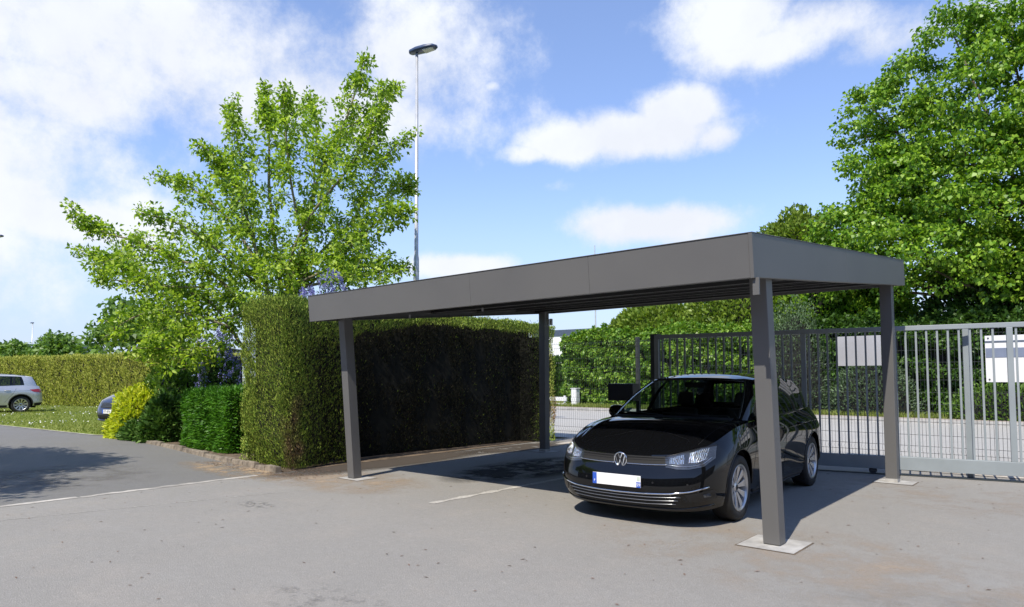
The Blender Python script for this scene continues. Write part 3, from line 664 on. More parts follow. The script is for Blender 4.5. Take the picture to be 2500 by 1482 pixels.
# big maple over the road
M['mapleleaf'] = leafmat('maple_leaves', [(.04, .12, .009), (.12, .26, .02), (.23, .39, .034), (.34, .50, .055), (.07, .18, .014)], .34, .4)
round_tree('maple_tree', 'very tall dense maple with layered dark green crown at the right edge', (1.3, 21.5, 0), 4.0,
    [(-1.2, 0, 6.0, 4.6, 3.0, 1.9), (-3.6, -1, 5.2, 3.2, 2.2, 1.5), (1.5, -1.5, 6.5, 4.0, 2.4, 2.2), (-2.2, 0, 8.3, 3.2, 2.6, 1.6), (-4.9, .3, 6.6, 2.0, 1.6, 1.1), (-4.0, .5, 8.4, 1.7, 1.5, 1.0), (1.6, 0, 9.2, 3.6, 2.8, 1.8),
     (-1.2, 0, 10.6, 2.8, 2.3, 1.5), (-3.4, .4, 10.3, 1.7, 1.4, .8), (1.0, .3, 12.0, 2.6, 2.2, 1.3), (-1.0, .5, 12.9, 1.5, 1.3, 1.0), (5.6, 0, 8, 4.0, 3, 2.5), (5.0, 0, 11.2, 3.4, 2.6, 2.0), (2.6, 0, 13.3, 2.4, 2, 1.2)]+[tuple(at_y(x, y, 21.5)-np.array([1.3, 21.5, 0]))+s_ for x, y, s_ in ((2130, 260, (.9, 1, .8)), (2110, 330, (1.0, 1, .6)), (2070, 560, (1.2, 1.2, .9)), (2030, 640, (1.2, 1.2, .8)), (2330, 90, (1.3, 1.2, .9)), (2230, 190, (1.0, 1, .8)), (2150, 420, (1.4, 1.3, 1.0)), (2170, 500, (1.4, 1.3, 1.0)), (2110, 700, (1.6, 1.2, .9)))]+[(-2.0, -.5, 4.2, 4.2, 2.0, 1.2), (3, -1, 4.3, 4.5, 2, 1.4)],
    2600, 56, .135, .115, (M['bark'], M['mapleleaf']), .44, .32, flat=.48, droop=-.6)
# shrubs and hedges beyond the road
M['ivy'] = leafmat('ivy_leaves', [(.06, .15, .018), (.12, .25, .03), (.20, .34, .045), (.28, .42, .06), (.05, .11, .015)], .3, .4)
M['ivydark'] = leafmat('dark_green_leaves', [(.03, .07, .012), (.05, .12, .018), (.09, .18, .03), (.04, .09, .014)], .25, .45)  # dark green tones for the hedges and the evergreen crown
M['silver'] = leafmat('silver_leaves', [(.09, .15, .07), (.15, .22, .11), (.06, .11, .045)], .2, .5)
hedge('ivy_hedge', 'bright green leafy hedge across the road, seen through the mesh fence', (-16.3, 19.0, 0), 0, (9.4, 2.2, 3.25), ['-y', '+z', '-x'], 50000, .13, .10, M['ivy'], .32, up=-.3, outw=.7, stick=.12, shrink=.2)
hedge('road_hedge', 'dark green shrub hedge across the road behind the sliding gate', (-6.9, 19.3, 0), 0, (15, 2.0, 3.1), ['-y', '+z', '-x'], 60000, .13, .09, M['ivydark'], .42, up=-.2, outw=.7, stick=.15, shrink=.25)
mound('silver_shrub', 'pale silvery shrub behind the gate, right of the near post', (-6.1, 19.2, 0), (1.4, 1.1, 4.2), 11000, .09, .03, M['silver'], seed=21)
mound('pale_bush', 'silver green bush low behind the gate bars under the grey panel', (-3.6, 18.9, 0), (1.5, .8, 2.0), 7000, .09, .04, M['silver'], seed=22)
mound('low_bush', 'small light green bush on the verge behind the right gate bars', (-.1, 18.3, 0), (1.5, .6, 1.1), 3500, .11, .05, M['midleaf'], seed=23)
def mtree(label, loc, size, n, mat, seed, L=.2, th=None):
    g = mound('roadside_tree', label, loc, size, n, L, L*.55, mat, 'tree', seed=seed, partname='crown'); 
    for o in g.children: o.location.z = (th or 0)
    if th: MB().tube([(0, 0, 0), (.05, 0, th+size[2]*.4)], [.16, .1], 8).build('trunk', M['bark'], g)
    return g
M['limeleaf'] = leafmat('lime_leaves', [(.10, .18, .02), (.18, .27, .03), (.26, .35, .05), (.08, .14, .02)], .3, .45)
mtree('rounded yellow green tree above the ivy hedge, left half', (-12.9, 21.6, 0), (2.7, 1.8, 2.5), 17000, M['limeleaf'], 31, .17, 2.4)
mtree('rounded yellow green tree above the ivy hedge, touching the carport post', (-9.0, 21.8, 0), (3.2, 2.0, 3.2), 20000, M['limeleaf'], 32, .17, 2.4)
mtree('tree top with reddish yellow leaves poking over the carport corner', (-8.6, 27.5, 0), (2.0, 1.8, 3.0), 9000, M['limeleaf'], 33, .2, 6.2)
mtree('dark evergreen crown under the maple at the right edge', (3.0, 21.6, 0), (7.0, 1.6, 4.6), 26000, M['ivydark'], 34, .2, 1.2)
mtree('green tree between the silver shrub and the maple', (-5.6, 22.5, 0), (3.0, 2.0, 3.6), 16000, M['mapleleaf'], 35, .18, 2.6)
# far trees at left
for (x, y, D, w, h, lab) in ((30, 868, 60, 2.0, 1.5, 'rounded far tree at the left edge above the low hedge'), (140, 858, 58, 2.6, 2.1, 'flat-topped far tree in the middle above the low hedge'), (330, 820, 40, 3.2, 3.2, 'loose far tree right behind the left branches of the leafy tree'), (78, 878, 66, 3.0, 1.0, 'low far tree between the rounded and the flat-topped one')):
    p = dep(x, y, D); zc = p[2]
    round_tree('far_tree', lab, (p[0], p[1], 0), max(.8, zc-h*.6), [(0, 0, zc-h*.25, w, w*.8, h*.45), (-w*.4, 0, zc, w*.6, w*.6, h*.35), (w*.45, 0, zc+h*.15, w*.55, w*.5, h*.3), (0, 0, zc+h*.4, w*.5, w*.5, h*.28)], 260, 16, .34, .2, (M['bark'], M['midleaf']), .5, .16, group='far trees above the low hedge', seed=x)
p = dep(140, 900, 50)
mound('far_shrub', 'light green shrub growing at the foot of the flat-topped far tree', (p[0], p[1], 0), (3.5, 1.5, 2.5), 5000, .25, .14, M['midleaf'], seed=41)

# ================================================================== FAR BUILDINGS
t = NT('ribbed_cladding'); w = t.n.new('ShaderNodeTexWave'); t.link(t.objcoord(), w.inputs['Vector']); w.inputs['Scale'].default_value = 1.3; w.inputs['Distortion'].default_value = 0
t.set(t.mix(w.outputs['Fac'], (.13, .17, .24), (.26, .31, .40)), .5); M['clad'] = t.m
M['clad_dark'] = simple('roof_edge', (.06, .08, .12), .5)
M['white_wall'] = simple('white_cladding', (.78, .78, .76), .6, var=.03)
def shed(label, pL, pR, D1, D2, top, mat, edge, h0=0):
    a = dep(pL, top[0], D1); b = dep(pR, top[1], D2); d = b-a; d[2] = 0; L = np.linalg.norm(d); rz = math.atan2(d[1], d[0]); H = (a[2]+b[2])/2
    g = thing('warehouse', label, 'building', (a[0], a[1], 0), rz); e = H*.10
    MB().box((0, 0, 0), (L, 18, H-e)).build('wall', mat, g); MB().box((-.1, -.1, H-e+.003), (L+.1, 18.1, H)).build('roof_edge', edge, g); return g
shed('long blue grey ribbed warehouse far behind the low hedge', -260, 226, 95, 105, (836, 841), M['clad'], M['clad_dark'])
shed('low white warehouse seen under the carport roof, far across the road', 1300, 1560, 78, 70, (806, 799), M['white_wall'], M['clad_dark'])
p = dep(1453, 700, 60); MB
g = thing('mast', 'thin pale mast rising behind the white warehouse and over the carport roof', 'mast', (dep(1453, 700, 60)[0], dep(1453, 700, 60)[1], 0))
MB().tube([(0, 0, 0), (0, 0, dep(1453, 598, 60)[2])], [.09, .04], 8).build('pole', M['galv'], g)
# unseen buildings added to block low sky light, mirrored in the car's paint
def block(label, a, b, h, face):
    g = thing('screening_building', label, 'building', (a[0], a[1], 0)); X_, Y_ = b[0]-a[0], b[1]-a[1]
    MB().box((0, 0, 0), (X_, Y_, h)).build('wall', M['screening'], g); MB().box((-.1, -.1, h+.003), (X_+.1, Y_+.1, h+.25)).build('roof_edge', M['clad_dark'], g)
    for z in np.arange(1.0, h-1.6, 3.1):
        n = int((X_ if face == 'y' else Y_)/3.2)
        for i in range(n):
            s_ = 1.0+i*3.2
            bb = MB().box((s_, Y_+.004, z), (s_+1.7, Y_+.03, z+1.4)) if face == 'y' else MB().box((-.03, s_, z), (-.004, s_+1.7, z+1.4))
            bb.build('window', M['screening_glass'], g)
M['screening'] = simple('screening_render', (.16, .155, .15), .8, scale=.6); M['screening_glass'] = simple('screening_glass', (.03, .04, .05), .1)
block('long plain office building with window rows added out of view behind the viewer', (-34, -34), (30, -20), 10.5, 'y')
block('lower office building with window rows added out of view right of the carport', (15, -18), (25, 5), 5.6, 'x')
# low white rails and pier beside the far hedge
M['whitepaint'] = simple('white_paint', (.75, .75, .74), .5)
g = thing('barrier', 'low white barrier of two boards on the verge past the mesh fence', 'barrier', (-17.6, 18.4, 0))
MB().box((0, 0, .32), (1.9, .06, .50)).build('board', M['whitepaint'], g); MB().box((0, 0, .08), (1.9, .06, .22)).build('board', M['whitepaint'], g); MB().box((.1, .061, 0), (.2, .12, .55)).build('leg', M['whitepaint'], g); MB().box((1.7, .061, 0), (1.8, .12, .55)).build('leg', M['whitepaint'], g)
g = thing('gate_pier', 'short pale stone pier at the end of the ivy hedge', 'pier', (-15.35, 18.6, 0))
MB().box((-.14, -.14, 0), (.14, .14, .85)).build('shaft', M['whitepaint'], g, bevel=.02); MB().box((-.16, -.16, .851), (.16, .16, .89)).build('cap', M['whitepaint'], g, bevel=.01)
hedge('dark_far_hedge', 'dark hedge in front of the white warehouse at the end of the road', (-24, 27, 0), 0, (8, 1.5, 2.4), ['-y', '+z', '+x'], 9000, .2, .12, M['ivydark'], .2, shrink=.2)
# lawn blades and daisies
def blades(name, n, region, L, Wd, mat, label=None, z=0):
    P = region(n); V, F = leaves(P, rdir(len(P), 2.2), rdir(len(P)), L*(.5+rng.random(len(P))), Wd, .1); return tag(obj(name, V, F, mat), kind='stuff')
def lawn_pts(n):
    x = -17-34*rng.random(n)**1.3; yl = -9+8.95*(x+120)/103*1.0; y = (-.0+(x+17)*.0893)+ .3+rng.random(n)*9; return np.stack([x, y, np.full(n, .0)], 1)
M['blade'] = leafmat('grass_blades', [(.16, .22, .04), (.28, .32, .08), (.22, .28, .06)], .3, .6)
blades('grass', 60000, lawn_pts, .07, .02, M['blade'])
M['daisy'] = simple('daisy_petals', (.8, .8, .76), .7)
def daisies(n): 
    P = lawn_pts(n*3); k = noise3(P, 1.2, 9) > .25; P = P[k]; P[:, 2] = .07; return P
P = daisies(1300); V, F = leaves(P, rdir(len(P)), np.tile([0, 0, 1.], (len(P), 1)), .045, .045, 0); tag(obj('daisies', V, F, M['daisy']), kind='stuff')
def verge_pts(n): return np.stack([-22+34*rng.random(n), 17.9+1.3*rng.random(n)**1.5, np.full(n, .03)], 1)
blades('verge_grass', 26000, verge_pts, .20, .03, M['blade'])
# litter and fallen leaves on the forecourt
def scrap_pts(n):
    P = np.stack([-7+11*rng.random(n), -4.5+9.5*rng.random(n), np.full(n, .006)], 1); return P
P = scrap_pts(320); V, F = leaves(P, np.c_[rng.normal(size=(len(P), 2)), np.zeros(len(P))], np.tile([0, 0, 1.], (len(P), 1))+rdir(len(P))*.2, .02+.03*rng.random(len(P)), .014, .1)
tag(obj('dry_leaves', V, F, M['dead']), kind='stuff')
def bedlitter(n): return np.stack([-9.5+3.2*rng.random(n), -.62+.9*rng.random(n), np.full(n, .034)], 1)
P = bedlitter(900); P[:, 2] = .008; V, F = leaves(P, np.c_[rng.normal(size=(len(P), 2)), np.zeros(len(P))], np.tile([0, 0, 1.], (len(P), 1))+rdir(len(P))*.3, .015+.03*rng.random(len(P)), .014, .1)
tag(obj('leaf_litter', V, F, M['dead']), kind='stuff')

# ================================================================== CARS
def carpaint(name, base, rough=.25, metal=0.):
    t = NT(name); t.set(base, rough, metal, 1.0, .0 if base[0] < .01 else .5, .02); return t.m
M['black_paint'] = carpaint('black_car_paint', (.0035, .0038, .0045), .25)
M['silver_paint'] = carpaint('silver_car_paint', (.50, .51, .54), .35, .55)
M['blue_paint'] = carpaint('dark_blue_car_paint', (.018, .02, .045), .3, .2)
M['tyre'] = simple('tyre_rubber', (.014, .014, .014), .75, bump=.1)
M['alloy'] = simple('alloy', (.55, .55, .56), .28, .85, var=.05)
M['alloy_dark'] = simple('brake_disc', (.03, .03, .033), .5, .5)
M['trim'] = simple('black_trim', (.009, .009, .010), .35, var=.05)
M['rubber'] = simple('matt_trim', (.010, .010, .010), .8, var=.05)
M['chrome'] = simple('chrome', (.80, .81, .83), .08, 1.0, var=.02)
M['satin'] = simple('satin_chrome', (.42, .43, .45), .3, 1.0, var=.02)
M['cloth'] = simple('seat_cloth', (.02, .02, .022), .9)
M['plate'] = simple('plate_white', (.88, .88, .88), .35, var=.01)
M['plate_blue'] = simple('plate_blue', (.03, .10, .50), .4, var=.02)
M['plate_ink'] = simple('plate_ink', (.02, .02, .025), .5)
M['red_lens'] = simple('red_lens', (.30, .008, .01), .12, coat=1)
M['hub_badge'] = simple('badge_dark', (.02, .02, .022), .3, .3)
def glassmat(name, tintc, alpha):
    t = NT(name); t.n.remove(t.p); tr = t.n.new('ShaderNodeBsdfTransparent'); tr.inputs[0].default_value = (*tintc, 1)
    gl = t.n.new('ShaderNodeBsdfGlossy'); gl.inputs['Roughness'].default_value = .01; fr = t.n.new('ShaderNodeFresnel'); bf = t.n.new('ShaderNodeNewGeometry').outputs['Backfacing']; t.link(t.rng(bf, 0, 1, 1.5, 1/1.5), fr.inputs[0])
    ms = t.n.new('ShaderNodeMixShader'); t.link(fr.outputs[0], ms.inputs[0]); t.link(tr.outputs[0], ms.inputs[1]); t.link(gl.outputs[0], ms.inputs[2]); t.link(ms.outputs[0], t.out.inputs[0]); return t.m
M['glass'] = glassmat('car_glass', (.72, .80, .76), .1); M['glass_dark'] = glassmat('tinted_glass', (.35, .42, .40), .1)
t = NT('headlamp_reflector'); w = t.n.new('ShaderNodeTexWave'); t.link(t.objcoord(), w.inputs['Vector']); w.bands_direction = 'X'; w.inputs['Scale'].default_value = 22; w.inputs['Distortion'].default_value = 6; w.inputs['Detail'].default_value = 3
t.set(t.mix(w.outputs['Fac'], (.25, .28, .32), (.90, .92, .95)), .12, .9, 1.0); t.bump(w.outputs['Fac'], .8, .02); M['reflector'] = t.m
M['lamp_base'] = simple('headlamp_housing', (.03, .035, .045), .12, 0, coat=1, var=.3, scale=18)

BASE = dict(
 # ring of stations from the nose centre round the corner, along the side, to the tail centre; levels bottom to belt
 A=[(0,.10,.160),(.30,.11,.160),(.55,.16,.162),(.70,.27,.168),(.79,.42,.18),(.83,.52,.195),(.845,.85,.20),(.83,1.25,.19),(.83,1.7,.19),(.83,2.3,.19),(.83,2.9,.19),(.845,3.49,.20),(.83,3.87,.24),(.74,4.12,.27),(.4,4.19,.27),(0,4.20,.27)],
 B=[(0,.015,.28),(.30,.025,.28),(.57,.085,.285),(.745,.215,.295),(.85,.42,.33),(.875,.54,.33),(.89,.85,.34),(.862,1.25,.33),(.852,1.7,.33),(.852,2.3,.33),(.86,2.9,.33),(.89,3.49,.34),(.87,3.9,.34),(.78,4.16,.36),(.42,4.245,.36),(0,4.255,.36)],
 C=[(0,0,.43),(.30,.012,.43),(.58,.075,.435),(.76,.205,.445),(.86,.41,.48),(.885,.54,.49),(.897,.85,.52),(.882,1.25,.52),(.876,1.7,.52),(.876,2.3,.52),(.882,2.9,.53),(.897,3.49,.54),(.875,3.9,.54),(.78,4.17,.52),(.42,4.255,.5),(0,4.26,.5)],
 D=[(0,.056,.562),(.30,.068,.565),(.58,.128,.575),(.75,.25,.60),(.85,.43,.64),(.875,.56,.67),(.893,.85,.72),(.893,1.25,.74),(.893,1.7,.75),(.893,2.3,.765),(.893,2.9,.78),(.893,3.49,.79),(.865,3.9,.79),(.765,4.14,.77),(.42,4.225,.75),(0,4.235,.75)],
 E=[(0,.092,.668),(.30,.108,.675),(.58,.19,.70),(.715,.34,.745),(.785,.53,.803),(.805,.66,.842),(.822,.88,.895),(.832,1.25,.935),(.838,1.7,.94),(.838,2.3,.95),(.832,2.9,.97),(.805,3.49,.995),(.765,3.85,1.0),(.66,4.08,.98),(.36,4.14,.97),(0,4.15,.97)],
 # greenhouse: foot ring, mid ring, roof-edge ring
 G0=[(0,1.02,.985),(.35,1.05,.982),(.62,1.14,.972),(.775,1.30,.955),(.808,1.62,.948),(.808,2.1,.952),(.805,2.6,.962),(.79,3.1,.98),(.755,3.6,.998),(.64,4.02,.99),(.34,4.09,.985),(0,4.10,.985)],
 GM=[(0,1.43,1.215),(.32,1.455,1.21),(.565,1.52,1.20),(.700,1.65,1.185),(.735,1.89,1.19),(.738,2.27,1.20),(.735,2.7,1.205),(.725,3.12,1.20),(.70,3.56,1.20),(.62,3.93,1.18),(.34,4.01,1.18),(0,4.02,1.18)],
 G1=[(0,1.83,1.402),(.28,1.845,1.398),(.48,1.89,1.385),(.588,1.99,1.372),(.622,2.16,1.382),(.632,2.45,1.392),(.632,2.8,1.392),(.622,3.14,1.382),(.602,3.5,1.362),(.55,3.83,1.335),(.30,3.90,1.34),(0,3.91,1.342)],
 roof=[(1.83,1.402),(2.1,1.438),(2.5,1.455),(2.9,1.45),(3.4,1.41),(3.91,1.342)], wheels=(.875, 3.505), R=.322, arch=.365, track=.885)
def catr(P, t, tt): return spl(t, P, tt)
def mirror_ring(P):
    P = np.array(P, float); Q = P[1:][::-1].copy(); Q[:, 0] *= -1; return np.concatenate([Q, P])
def tparam(rings):
    d = np.mean([np.linalg.norm(np.diff(r, axis=0), axis=1) for r in rings], axis=0); return np.r_[0, np.cumsum(d)]
def surf(rings, tu, nu, nv, tv=None):
    U = np.linspace(tu[0], tu[-1], nu); C = np.stack([spl(tu, r, U) for r in rings])       # levels x nu x 3
    tv = tv if tv is not None else np.arange(len(rings)); Vv = np.linspace(tv[0], tv[-1], nv)
    G = spl(tv, C.reshape(len(rings), -1), Vv).reshape(nv, nu, 3); return U, Vv, G
def gridfaces(nv, nu, keep=None, off=0):
    j, i = np.meshgrid(np.arange(nv-1), np.arange(nu-1), indexing='ij'); 
    F = np.stack([j*nu+i, j*nu+i+1, (j+1)*nu+i+1, (j+1)*nu+i], -1)
    if keep is not None: F = F[keep]
    return F.reshape(-1, 4)
def compact(V, F):
    u, inv = np.unique(F, return_inverse=True); return V[u], inv.reshape(F.shape)
def coons(Fr, Bk, Lf, Rt, bulge=0, crease=0):
    """Fr, Bk run across (n); Lf, Rt run front to back (m)"""
    n, m_ = len(Fr), len(Lf); s = np.linspace(0, 1, n)[None, :, None]; t = np.linspace(0, 1, m_)[:, None, None]
    G = (1-t)*Fr[None]+t*Bk[None]+(1-s)*Lf[:, None]+s*Rt[:, None]-((1-s)*(1-t)*Fr[0]+s*(1-t)*Fr[-1]+(1-s)*t*Bk[0]+s*t*Bk[-1])
    x = 2*s[..., 0]-1; G[..., 2] += bulge*(4*t[..., 0]*(1-t[..., 0]))**.8*(1-x**2); 
    if crease: G[..., 2] += crease*np.exp(-((np.abs(x)-.62-.12*(1-t[..., 0]))/.035)**2)*np.sin(np.pi*t[..., 0])
    return G
def resamp(P, n):
    P = np.array(P); d = np.r_[0, np.cumsum(np.linalg.norm(np.diff(P, axis=0), axis=1))]; T = np.linspace(0, d[-1], n); return np.stack([np.interp(T, d, P[:, k]) for k in range(3)], 1)
def bvh(V, F): return BVHTree.FromPolygons([Vector(v) for v in V], [tuple(int(i) for i in f) for f in F])
class Skin:
    def __init__(s, parts): s.b = [bvh(V, F) for V, F in parts]
    def hit(s, o, d):
        best = None
        for b in s.b:
            h = b.ray_cast(Vector(o), Vector(d))
            if h[0] is not None and (best is None or h[3] < best[3]): best = h
        return best
    def front(s, x, z, off=.003):
        h = s.hit((x, -1, z), (0, 1, 0))
        if not h: return Vector((x, .5, z))
        n = h[1] if h[1].y < 0 else -h[1]; return h[0]+n*off
    def side(s, y, z, off=.003, sx=1):
        h = s.hit((sx*2, y, z), (-sx, 0, 0))
        if not h: return Vector((sx*.8, y, z))
        n = h[1] if h[1].x*sx > 0 else -h[1]; return h[0]+n*off
    def rear(s, x, z, off=.003):
        h = s.hit((x, 6, z), (0, -1, 0)); n = h[1] if h[1].y > 0 else -h[1]; return h[0]+n*off
    def top(s, x, y, off=.003):
        h = s.hit((x, y, 3), (0, 0, -1)); n = h[1] if h[1].z > 0 else -h[1]; return h[0]+n*off
def patch(fn, top, bot, n=24, m_=6, name='patch', mat=None, parent=None, off=.003):
    """a surface piece laid over the skin between two outlines"""
    top = np.array(top, float); bot = np.array(bot, float)
    def rs(P): d = np.r_[0, np.cumsum(np.linalg.norm(np.diff(P, axis=0), axis=1))]; T = np.linspace(0, d[-1], n); return np.stack([np.interp(T, d, P[:, k]) for k in (0, 1)], 1)
    a, b = rs(bot), rs(top); V = []
    for j in range(m_+1):
        for i in range(n): q = a[i]+(b[i]-a[i])*j/m_; V.append(fn(q[0], q[1], off))
    return obj(name, V, [(j*n+i, j*n+i+1, (j+1)*n+i+1, (j+1)*n+i) for j in range(m_) for i in range(n-1)], mat, parent, True)
def strip(fn, P, r, name, mat, parent, off=.004, n=30, flat=None, sides=6):
    P = np.array(P, float); d = np.r_[0, np.cumsum(np.linalg.norm(np.diff(P, axis=0), axis=1))]; T = np.linspace(0, d[-1], n)
    Q = [fn(np.interp(t, d, P[:, 0]), np.interp(t, d, P[:, 1]), off) for t in T]
    return MB().tube(Q, r, sides).build(name, mat, parent, True)
def wheel(parent, x, y, Rr, sx, spokes, detail=True, spokemat='alloy'):
    rimr = Rr*.70; w = .105
    t = MB(); t.lathe([(rimr-.005, -w*.85), (rimr+.012, -w), (Rr*.86, -w*1.03), (Rr*.965, -w*.93), (Rr, -w*.55), (Rr, w*.55), (Rr*.965, w*.93), (Rr*.86, w*1.03), (rimr+.012, w), (rimr-.005, w*.85)], 48)
    o = t.build('wheel', M['tyre'], parent, True); o.location = (x, y, Rr)
    r = MB(); r.lathe([(rimr-.004, w*.85*sx), (rimr+.006, w*.98*sx), (rimr-.012, w*.97*sx), (rimr-.022, w*.78*sx), (rimr-.03, -w*.5*sx)], 48)
    rim = r.build('rim', M[spokemat], o, True)
    d = MB(); d.lathe([(0, .015*sx), (rimr-.035, .0), (rimr-.034, -.01*sx)], 32); d.build('brake_disc', M['alloy_dark'], o, True)
    hb = MB(); s_ = MB(); xo = w*.80*sx
    for k in range(spokes):
        a = 2*math.pi*k/spokes+.1; ca, sa = math.cos(a), math.sin(a)
        def pt(r_, tw, xx): return (xx, r_*ca-tw*sa, r_*sa+tw*ca)
        wi, wo = .013, (.036 if spokes == 10 else .026); twst = .006
        vs = [pt(.045, -wi, xo*.72), pt(.045, wi, xo*.72), pt(rimr-.02, wo+twst, xo), pt(rimr-.02, -wo+twst, xo), pt(.045, -wi, xo*.3), pt(.045, wi, xo*.3), pt(rimr-.02, wo+twst, xo*.55), pt(rimr-.02, -wo+twst, xo*.55)]
        s_.add(vs, [(0, 1, 2, 3), (4, 7, 6, 5), (0, 4, 5, 1), (1, 5, 6, 2), (2, 6, 7, 3), (3, 7, 4, 0)])
    hb.V = s_.V; hb.F = s_.F; hb.lathe([(0, xo*.82), (.03, xo*.82), (.055, xo*.72), (.055, xo*.2)], 20)
    hb.build('spokes', M[spokemat], o, bevel=.003 if detail else 0)
    MB().lathe([(0, xo*.86), (.027, xo*.86), (.029, xo*.80)], 20).build('hub_cap', M['hub_badge'], o, True)
    return o
def plate_text(txt, size, parent, loc, rotz, mat, name='plate_text', extr=.0008):
    c = bpy.data.curves.new(name, 'FONT'); c.body = txt; c.size = size; c.extrude = extr; c.align_x = 'CENTER'; c.align_y = 'CENTER'
    tmp = bpy.data.objects.new('tmp', c); COL.objects.link(tmp); dg = bpy.context.evaluated_depsgraph_get(); me = bpy.data.meshes.new_from_object(tmp.evaluated_get(dg)); bpy.data.objects.remove(tmp); me.materials.clear(); me.materials.append(mat); o = bpy.data.objects.new(name, me); link(o); o.parent = parent; o.location = loc; o.rotation_euler = (R(90), 0, rotz); return o
def make_car(label, cat, loc, rz, paint, T=BASE, xf=lambda V: V, front=True, black_lower=False, hero=True, spokes=10, name='hatchback_car', tailpx=False):
    g = thing(name, label, cat, loc, rz); dn = 1 if hero else 2
    rings = [mirror_ring(T[k]) for k in 'ABCDE']; rings = [xf(r) for r in rings]; tu = tparam(rings)
    nu, nv = 960//dn, 84//dn; U, Vv, G = surf(rings, tu, nu, nv, tv=[0, .75, 1.5, 2.3, 3.0])
    V = G.reshape(-1, 3).copy(); wy = [xf(np.array([[0, y, 0.]]))[0, 1] for y in T['wheels']]; Rw, Ra = T['R'], T['arch']
    # cut the wheel arches, drawing the nearest vertices onto the circle
    keepv = np.ones((nv-1, nu-1), bool)
    for y in wy:
        d = np.hypot(V[:, 1]-y, V[:, 2]-Rw-.012); sidev = np.abs(V[:, 0]) > .55
        near = sidev & (np.abs(d-Ra) < .010*dn) & (V[:, 2] > .15); s_ = Ra/d[near]
        V[near, 1] = y+(V[near, 1]-y)*s_; V[near, 2] = Rw+.012+(V[near, 2]-Rw-.012)*s_
    Gc = V.reshape(nv, nu, 3); cen = (Gc[:-1, :-1]+Gc[1:, :-1]+Gc[:-1, 1:]+Gc[1:, 1:])/4
    for y in wy:
        d = np.hypot(cen[..., 1]-y, cen[..., 2]-Rw-.012); keepv &= ~((d < Ra) & (np.abs(cen[..., 0]) > .55))
    Fb = gridfaces(nv, nu, keepv); Vb, Fb = compact(V, Fb)
    Fa = gridfaces(nv, nu)                                   # whole skin, for laying trim
    Ecurve = Gc[-1]
    # bonnet
    i0 = np.argmin(np.abs(Ecurve[:, 0])+(Ecurve[:, 1] > 2)*9); xc = T['E'][3]; k = 3; L0 = len(T['E'])-1
    tf0, tf1 = tu[L0-k], tu[L0+k]; ta0, ta1 = tu[L0-7]-.03, tu[L0+7]+.03
    Er = rings[4]; nb, mb_ = 90//dn, 70//dn
    Fr = spl(tu, Er, np.linspace(tf0, tf1, nb)); Lf = spl(tu, Er, np.linspace(tf0, ta0, mb_)); Rt = spl(tu, Er, np.linspace(tf1, ta1, mb_))
    g0 = xf(mirror_ring(T['G0'])); tg = tparam([g0]); Lg = len(T['G0'])-1
    gfront = spl(tg, g0, np.linspace(tg[Lg-3], tg[Lg+3], nb)); Bk = gfront.copy(); Bk[:, 1] -= .035*(1-(np.linspace(-1, 1, nb))**6); Bk[:, 2] -= .012
    Bk[0] = Lf[-1]; Bk[-1] = Rt[-1]
    wgt = np.exp(-((1-np.abs(np.linspace(-1, 1, nb)))/.05))[:, None]; Bk = Bk*(1-wgt)+np.linspace(Lf[-1], Rt[-1], nb)*wgt
    H = coons(Fr, Bk, Lf, Rt, .050, .010 if hero else 0)
    body_parts = [(Vb, Fb)]
    Hv, Hf = H.reshape(-1, 3), gridfaces(mb_, nb); 
    # ledge between the belt and the greenhouse foot
    ns = 160//dn
    for sgn in (-1, 1):
        e = spl(tu, Er, np.linspace(ta1 if sgn > 0 else ta0, tu[-1] if sgn > 0 else tu[0], 400)); f = spl(tg, g0, np.linspace(tg[Lg+3] if sgn > 0 else tg[Lg-3], tg[-1] if sgn > 0 else tg[0], 400))
        a, b = resamp(e, ns), resamp(f, ns); mid = (a+b)/2; mid[:, 2] += .004; V_ = np.concatenate([a, mid, b]); F_ = gridfaces(3, ns); 
        body_parts.append((V_, F_))
    # greenhouse
    gr_ = [g0, xf(mirror_ring(T['GM'])), xf(mirror_ring(T['G1']))]; tgg = tparam(gr_); ng, mg = 720//dn, 36//dn
    Ug, Vg, GG = surf(gr_, tgg, ng, mg, tv=[0, 1, 2]); GV = GG.reshape(-1, 3)
    st = np.interp(Ug, tgg, np.arange(len(tgg))-Lg); uc = (st[:-1]+st[1:])/2; vc = (Vg[:-1]+Vg[1:])/2; UU = np.abs(uc)[None, :]; VV = vc[:, None]
    ws = (UU < 2.72) & (VV > .06) & (VV < 1.90)
    lastw = Lg-2.05
    rw = (UU > Lg-1.9) & (VV > .25) & (VV < 1.75)
    sw = (UU > 3.45+.0*VV) & (UU < 8.05) & (VV > .10) & (VV < 1.86)
    pil = sw & ((np.abs(UU-5.28) < .13) | (np.abs(UU-7.35) < .07))
    sw = sw & ~pil
    gk = ~(ws | rw | sw | pil)
    def sub(mask, nm, mat, inset=0): 
        V_, F_ = compact(GV, gridfaces(mg, ng, mask)); 
        return obj(nm, V_, F_, mat, g, True)
    Vt, Ft = compact(GV, gridfaces(mg, ng, gk)); body_parts.append((Vt, Ft))
    sub(ws, 'windscreen', M['glass']); sub(rw, 'rear_window', M['glass_dark'])
    for sgn in (-1, 1):
        for (lo, hi) in ((3.3, 5.2), (5.3, 7.3), (7.35, 8.2)):
            mk = sw & ((uc*sgn)[None, :] > lo) & ((uc*sgn)[None, :] < hi)
            if mk.any(): sub(mk, 'side_window', M['glass'] if hi < 6 else M['glass_dark'])
    sub(pil, 'pillar_cover', M['trim'])
    # roof
    Gr = gr_[2]; kk = 3; Rf = spl(tgg, Gr, np.linspace(tgg[Lg-kk], tgg[Lg+kk], 60//dn)); k2 = Lg-9
